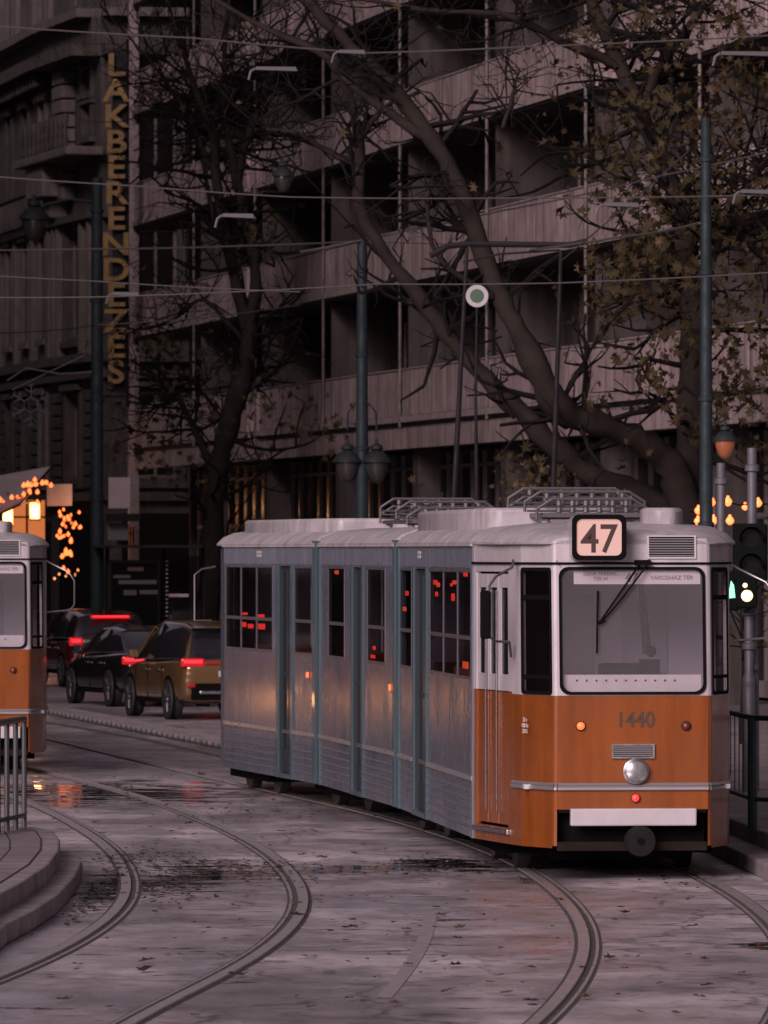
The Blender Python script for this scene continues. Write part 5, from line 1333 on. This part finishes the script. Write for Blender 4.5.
span_lamp(603, 640, 206, 90, 'slim lamp housing among the leaves at right centre')
span_lamp(740, 775, 193, 92, 'short lamp housing at the right edge below the oblique wire')
# ---------------------------------------------------------------- trees
M_bark = mat('plane_bark', (.018, .014, .013), .95, spec=.08, var=.5, vscale=2.2, bump=.6, bscale=9, c2=(.012, .010, .009))
M_bark2 = mat('plane_bark_pale', (.022, .017, .0145), .95, spec=.08, var=.5, vscale=1.9, bump=.6, bscale=9, c2=(.014, .011, .010))
M_twig = mat('twig_bark', (.010, .008, .008), .9, spec=.05)
M_leafb = mat('brown_leaf', (.032, .018, .009), .85, spec=.15, var=.5, vscale=1.2, c2=(.022, .018, .008))
M_leafg = mat('olive_leaf', (.015, .0145, .007), .85, spec=.15, var=.45, vscale=1.0, c2=(.045, .032, .013))
M_leafo = mat('ochre_leaf', (.06, .032, .010), .8, var=.4, vscale=2)
tr = random.Random(11)
def limb_pts(pts):
    v = [P(p[0], p[1], p[2]) for p in pts]; r = [p[3] for p in pts]
    res = []; rr = []
    for i in range(len(v)-1):
        p0 = v[max(i-1, 0)]; p1 = v[i]; p2 = v[i+1]; p3 = v[min(i+2, len(v)-1)]
        for k in range(4):
            t = k/4
            q = .5*((2*p1)+(p2-p0)*t+(2*p0-5*p1+4*p2-p3)*t*t+(3*p1-p0-3*p2+p3)*t**3)
            res.append(q+Vector((tr.uniform(-1, 1), tr.uniform(-1, 1), tr.uniform(-1, 1)))*.02); rr.append(lerp(r[i], r[i+1], t)*tr.uniform(.66, .94))
    res.append(v[-1]); rr.append(r[-1]); return res, rr
def twig(mb, p, d, L, r, depth, tips, n=4, droop=.0):
    pts = [p]; q = p.copy(); dd = d.normalized()
    m = max(2, int(L/.22)) if depth > 0 else 3
    for k in range(m):
        dd = (dd + Vector((tr.uniform(-1, 1), tr.uniform(-1, 1)*.8, tr.uniform(-1, 1)+.12-droop))*.23).normalized()
        q = q + dd*(L/m); pts.append(q.copy())
    mb.tube(pts, [max(.0055, lerp(r, r*.45, k/m)) for k in range(m+1)], n if r > .02 else 3, cap=False)
    if depth <= 0: tips.append((pts[-1], dd)); return
    for k in range(1, m+1):
        if tr.random() < .62:
            side = Vector((tr.uniform(-1, 1), tr.uniform(-1, 1)*.7, tr.uniform(-.7, 1))).normalized()
            twig(mb, pts[k], (dd*.6+side).normalized(), L*tr.uniform(.35, .6), r*.55, depth-1, tips, n, droop)
def leafshape(mb, c, s):
    u = Vector((tr.uniform(-1, 1), tr.uniform(-1, 1), tr.uniform(-1, 1))).normalized(); w_ = u.cross(Vector((tr.uniform(-1, 1), tr.uniform(-1, 1), tr.uniform(-1, 1)))).normalized(); nn = u.cross(w_)
    g = tr.uniform(.05, .35); P_ = [(0, -.5, 0), (.16, -.25, g*.2), (.55, -.12, g), (.20, .0, g*.2), (.42, .42, g*.8), (.10, .20, 0), (0, .7, g*.4), (-.10, .20, 0), (-.42, .42, g*.8), (-.20, .0, g*.2), (-.55, -.12, g), (-.16, -.25, g*.2)]
    mb.add([c+(u*a+w_*b+nn*e)*s for a, b, e in P_], [tuple(range(12))])
def in_px(v):
    return 384+F*v.x/v.y, HY-F*(v.z-HC)/v.y
def build_tree(label, limbs, base, matl, twigspec, leaves, extra_leaf=(), leafm=M_leafb, mats=None):
    t = thing('plane_tree', label, 'tree', base, 0, 'trees along the pavement'); ov = Vector(base)
    tips = []
    mbt = MB(Matrix.Translation(-ov)); tw = MB(Matrix.Translation(-ov))
    pools = []
    for li, L_ in enumerate(limbs):
        pts, rr = limb_pts(L_)
        if li == 0: mbt.tube(pts, rr, 12)
        else:
            b = MB(Matrix.Translation(-ov)); b.tube(pts, rr, 10); b.build('limb', matl, t, smooth=True, ang=180)
        pools.append((pts, rr))
    mbt.build('trunk', matl, t, smooth=True, ang=180)
    for li, count, L0, L1, dep in twigspec:
        pts, rr = pools[li]
        for k in range(count):
            i = tr.randrange(len(pts)//4, len(pts)); d = Vector((tr.uniform(-1, 1), tr.uniform(-1, 1)*.6, tr.uniform(-.5, 1)))
            twig(tw, pts[i], d, tr.uniform(L0, L1), min(rr[i]*.5, .055), dep, tips)
    tw.build('twigs', M_twig, t)
    for nm, m_, prob, s0, s1, reg in leaves:
        lf = MB(Matrix.Translation(-ov)); cnt = 0
        for p, d in tips:
            px, py = in_px(p)
            pr = prob(px, py)
            for _ in range(3):
                if tr.random() < pr: leafshape(lf, p+Vector((tr.uniform(-1, 1), tr.uniform(-1, 1), tr.uniform(-1, 1)))*.13, tr.uniform(s0*.6, s1*1.1)); cnt += 1
        for (cx_, cy_, rx, ry, Y0, Y1, n_) in reg:
            for _ in range(n_):
                a = tr.uniform(0, 6.283); q = math.sqrt(tr.random())
                # clumps
                px, py = cx_+rx*q*math.cos(a), cy_+ry*q*math.sin(a); Yc = tr.uniform(Y0, Y1); c_ = P(px, py, Yc)
                for _k in range(tr.randint(2, 7)): leafshape(lf, c_+Vector((tr.gauss(0, 1), tr.gauss(0, 1), tr.gauss(0, .8)))*.2, tr.uniform(s0*.6, s1*1.1)); cnt += 1
        if cnt: lf.build('foliage', m_, t)
    return t
Yt = 110.
big = [
 [(694, 640, Yt, .40), (692, 560, Yt, .34), (688, 500, Yt, .32), (690, 440, Yt, .31), (692, 380, Yt, .28), (693, 320, Yt, .24), (688, 260, Yt, .22), (676, 200, Yt, .20), (660, 160, Yt, .18), (640, 112, Yt, .16), (618, 60, Yt, .13), (590, 0, Yt, .11), (570, -60, Yt, .08)],
 [(694, 545, Yt, .30), (684, 500, Yt-.3, .31), (668, 462, Yt-.6, .28), (640, 440, Yt-1, .25), (605, 426, Yt-1.4, .24), (570, 416, Yt-1.7, .25), (548, 392, Yt-2, .26), (528, 350, Yt-2, .23), (508, 312, Yt-2, .20), (488, 268, Yt-2, .18), (472, 222, Yt-2, .18), (456, 184, Yt-2, .19), (432, 138, Yt-2, .17), (398, 96, Yt-2, .15), (350, 46, Yt-2, .14), (300, -6, Yt-2, .12), (262, -50, Yt-2, .09)],
 [(694, 560, Yt, .24), (672, 515, Yt+.5, .22), (636, 492, Yt+.8, .20), (590, 474, Yt+1, .21), (556, 448, Yt+1, .22), (520, 412, Yt+1, .20), (476, 368, Yt+1, .17), (436, 320, Yt+1, .15), (402, 276, Yt+1, .14), (374, 238, Yt+1, .13), (360, 205, Yt+1, .13), (360, 150, Yt+1, .12), (352, 105, Yt+1, .09), (336, 62, Yt+1, .07)],
 [(432, 140, Yt-2, .10), (392, 116, Yt-2, .10), (344, 78, Yt-2, .08), (318, 52, Yt-2, .07), (250, 20, Yt-2, .05), (180, -20, Yt-2, .03)],
 [(360, 140, Yt+1, .07), (384, 108, Yt+1, .05), (420, 92, Yt+1, .03)],
 [(500, 300, Yt-2, .08), (440, 260, Yt-2.5, .05), (426, 200, Yt-2.5, .03)],
 [(360, 165, Yt+1, .08), (330, 152, Yt+1, .06), (290, 132, Yt+1, .05), (262, 128, Yt+1.3, .03)],
 [(640, 112, Yt, .12), (664, 60, Yt, .09), (700, 10, Yt, .07), (720, -60, Yt, .05)],
 [(690, 300, Yt, .12), (720, 240, Yt, .09), (752, 180, Yt, .07), (800, 120, Yt, .05)],
 [(620, 66, Yt, .10), (560, 40, Yt-.5, .08), (500, 14, Yt-1, .06), (440, 12, Yt-1, .05), (380, 2, Yt-1, .04), (300, -10, Yt-1, .03)],
 [(504, 128, Yt-2, .05), (512, 96, Yt-2, .04), (520, 70, Yt-2, .025)],
]
def pr_big(px, py):
    if px > 570 and py < 470: return .16
    if px > 500 and py < 250: return .08
    return .008
def pr_grn(px, py):
    if px > 590 and py < 470: return .13
    return .004
build_tree('large plane tree with a thick trunk behind the tram nose and limbs arching left', big, (P(694, 640, Yt).x, Yt, .13), M_bark2,
  [(0, 40, .9, 2.2, 3), (1, 26, .6, 1.5, 3), (2, 22, .6, 1.4, 3), (3, 30, .6, 1.6, 3), (4, 10, .4, .9, 2), (5, 10, .4, .9, 2), (6, 18, .5, 1.2, 3), (7, 34, .9, 2.0, 3), (8, 36, .9, 2.0, 3), (9, 40, .6, 1.6, 3), (10, 18, .4, 1.1, 3)],
  [('foliage', M_leafb, pr_big, .13, .22, [(680, 60, 110, 90, 104, 113, 60), (700, 210, 95, 110, 104, 113, 66), (600, 150, 60, 60, 105, 112, 18), (720, 380, 60, 90, 105, 113, 26), (560, 20, 40, 40, 105, 112, 18), (640, 300, 60, 60, 105, 112, 50)]),
   ('foliage', M_leafg, pr_grn, .12, .20, [(690, 110, 110, 110, 104, 113, 60), (700, 280, 90, 100, 104, 113, 55), (740, 400, 40, 60, 105, 113, 35), (640, 230, 50, 90, 105, 112, 50), (545, 470, 40, 30, 106, 110, 14)]),
   ('foliage', M_leafo, lambda x, y: .008, .10, .17, [(680, 200, 100, 200, 104, 112, 34), (520, 470, 30, 20, 105, 108, 6)])])
Yl = 158.
lft = [
 [(206, 700, Yl, .42), (208, 620, Yl, .36), (211, 560, Yl, .32), (214, 500, Yl, .30), (222, 450, Yl, .30), (236, 400, Yl, .27), (248, 350, Yl, .25), (248, 310, Yl, .25)],
 [(248, 330, Yl, .22), (238, 290, Yl, .20), (226, 240, Yl, .17), (218, 190, Yl, .15), (212, 140, Yl, .12), (196, 90, Yl, .09), (176, 30, Yl, .06), (160, -30, Yl, .04)],
 [(250, 330, Yl, .22), (256, 280, Yl, .19), (248, 230, Yl, .17), (238, 190, Yl, .15), (228, 130, Yl, .12), (224, 60, Yl, .09), (230, -10, Yl, .06)],
 [(236, 190, Yl, .14), (244, 150, Yl, .12), (258, 110, Yl, .10), (280, 60, Yl, .07), (310, 10, Yl, .05)],
 [(216, 480, Yl, .16), (200, 440, Yl, .12), (180, 400, Yl, .09), (160, 380, Yl, .06), (140, 372, Yl, .04)],
 [(211, 170, Yl, .09), (190, 120, Yl, .07), (165, 80, Yl, .05), (140, 50, Yl, .04), (100, 5, Yl, .03)],
 [(214, 225, Yl, .08), (200, 150, Yl, .07), (188, 118, Yl, .05), (150, 110, Yl, .03)],
 [(246, 345, Yl, .08), (205, 300, Yl, .06), (176, 318, Yl, .05), (140, 330, Yl, .04), (120, 322, Yl, .03)],
 [(236, 400, Yl, .09), (262, 380, Yl, .07), (300, 350, Yl, .05)],
]
build_tree('bare leaning plane tree with forked stems in front of the left balconies', lft, (P(206, 700, Yl).x, Yl, .13), M_bark,
  [(1, 28, 1.0, 2.4, 3), (2, 28, 1.0, 2.4, 3), (3, 22, .9, 2.0, 3), (4, 22, .8, 2.0, 3), (5, 28, .8, 2.2, 3), (6, 24, .8, 2.0, 3), (7, 26, .6, 1.8, 3), (8, 20, .6, 1.8, 3), (0, 16, .9, 2.0, 3)],
  [('foliage', M_leafb, lambda x, y: .012 if y > 150 else .006, .13, .22, [(165, 110, 30, 30, 156, 160, 4)]),
   ('foliage', M_leafg, lambda x, y: .07 if y > 320 else .002, .13, .24, [(180, 380, 60, 50, 155, 160, 45), (300, 420, 60, 40, 153, 158, 22), (160, 450, 50, 30, 155, 160, 22), (262, 235, 14, 22, 150, 156, 8)])])
# young trees behind the tram
def young(px, Y, py_top, h_px, w_px, n_, label, m_=M_leafo):
    b = (P(px, 0, Y).x, Y, .13); t = thing('young_tree', label, 'tree', b, 0, 'young trees by the pavement'); ov = Vector(b)
    zt = HC-(py_top-HY)/F*Y
    st_ = MB(); st_.tube([(0, 0, 0), (.03, 0, 1.2), (-.02, 0, zt-.5)], [.05, .035, .02], 7); st_.build('trunk', M_twig, t, smooth=True)
    tw = MB(); tips = []
    for k in range(14): twig(tw, Vector((0, 0, tr.uniform(1.2, zt-.6))), Vector((tr.uniform(-1, 1), tr.uniform(-1, 1), tr.uniform(.1, 1))), tr.uniform(.4, .9), .015, 1, tips)
    tw.build('twigs', M_twig, t)
    lf = MB()
    for p, d in tips:
        for _ in range(n_):
            leafshape(lf, p+Vector((tr.gauss(0, 1), tr.gauss(0, 1), tr.gauss(0, 1)))*.13, tr.uniform(.10, .2))
    lf.build('foliage', m_, t)
young(445, 106, 478, 30, 60, 3, 'young tree with ochre leaves showing above the tram roof left of centre', M_leafb)
young(548, 107, 462, 30, 60, 2, 'young tree with yellowish leaves beside the leaning gantry pole', M_leafo)
young(742, 92, 560, 30, 60, 3, 'low shrub like young tree behind the right railing', M_leafg)

# ---------------------------------------------------------------- fallen leaves and litter on the road
M_fall = mat('fallen_leaf_brown', (.085, .04, .022), .5, var=.5, vscale=9)
M_fall2 = mat('fallen_leaf_dark', (.028, .018, .013), .4, var=.4, vscale=9)
fl_rng = random.Random(3)
def fleaf(s, m_):
    mb = MB(); n_ = 14; vs_ = []
    for k in range(n_):
        a = 2*math.pi*k/n_; r = s*(.55 if k % 2 else 1.0)*fl_rng.uniform(.75, 1.1); vs_.append((r*math.cos(a), r*math.sin(a), .012+fl_rng.uniform(0, .30)*s*(1 if k % 3 == 0 else .3)))
    mb.add([(0, 0, .01)]+vs_, [(0, 1+k, 1+(k+1) % n_) for k in range(n_)])
    return mb.build('fallen_leaf', m_, None)
protos = [fleaf(.075, M_fall), fleaf(.06, M_fall2), fleaf(.085, M_fall2), fleaf(.07, M_fall)]
spots = [(77, 967), (46, 885), (35, 1012), (110, 1010), (195, 1018), (222, 958), (143, 952), (337, 881), (530, 1004), (660, 986), (461, 902), (505, 996), (446, 994), (408, 967), (440, 917), (500, 978), (322, 860), (185, 768), (200, 776), (310, 1010), (460, 930), (560, 902), (610, 960), (245, 905), (296, 905), (160, 905), (350, 930), (395, 1006), (700, 1000), (640, 1015)]
while len(spots) < 105:
    px = fl_rng.uniform(60, 760); py = 780+240*fl_rng.random()**1.3
    v = G(px, py)
    if px < 130 and py > 820 and py < 960 and px < 80: continue
    if 478 < px < 768 and py < 880: continue
    if px > 225 and py < 800+ (px-225)*.25: continue
    spots.append((px, py))
first = {}
for i, (px, py) in enumerate(spots):
    k = i % 4 if i >= 13 else (0, 3)[i % 2]
    if k in first: o = protos[k].copy(); col.objects.link(o)
    else: o = protos[k]; first[k] = 1
    v = G(px, py); o.location = (v.x, v.y, .014 if True else 0); o.rotation_euler = (fl_rng.uniform(-.2, .2), fl_rng.uniform(-.2, .2), fl_rng.uniform(0, 6.28)); s = fl_rng.uniform(.4, 1.0); o.scale = (s, s, s)
    tag(o, 'dry fallen leaf lying on the wet tramway surface', 'leaf', 'fallen leaves scattered on the roadway')
lt = MB()
for (cx_, cy_, rx, ry, n_) in ((-1.75, 60, .28, 4.5, 380), (-1.2, 62, .8, 2.2, 260), (-2.38, 58, .14, 4.5, 330), (-2.3, 64.5, .35, 2.5, 160), (.5, 63, .5, 2.0, 260), (-3.5, 82, 1.2, 6, 160), (-1.5, 75, .9, 5, 120), (0, 52, 2.2, 9, 110), (2.6, 61, .3, 3, 60)):
    for _ in range(n_):
        x, y = fl_rng.gauss(cx_, rx*.55), fl_rng.gauss(cy_, ry*.5); s = fl_rng.uniform(.012, .042); a = fl_rng.uniform(0, 6.28); z_ = fl_rng.uniform(.010, .03)
        q = [(x+s*math.cos(a+b_)*fl_rng.uniform(.5, 1.2), y+s*1.2*math.sin(a+b_)*fl_rng.uniform(.5, 1.2), z_*fl_rng.uniform(.4, 1.1)+.004) for b_ in (0, 1.3, 2.7, 4.1, 5.2)]
        lt.add(q, [(0, 1, 2, 3, 4)])
lo = lt.build('leaf_litter', M_fall2, None); tag(lo, 'dark crushed leaf litter and grit along rails and puddles', 'leaf litter', kind='stuff')
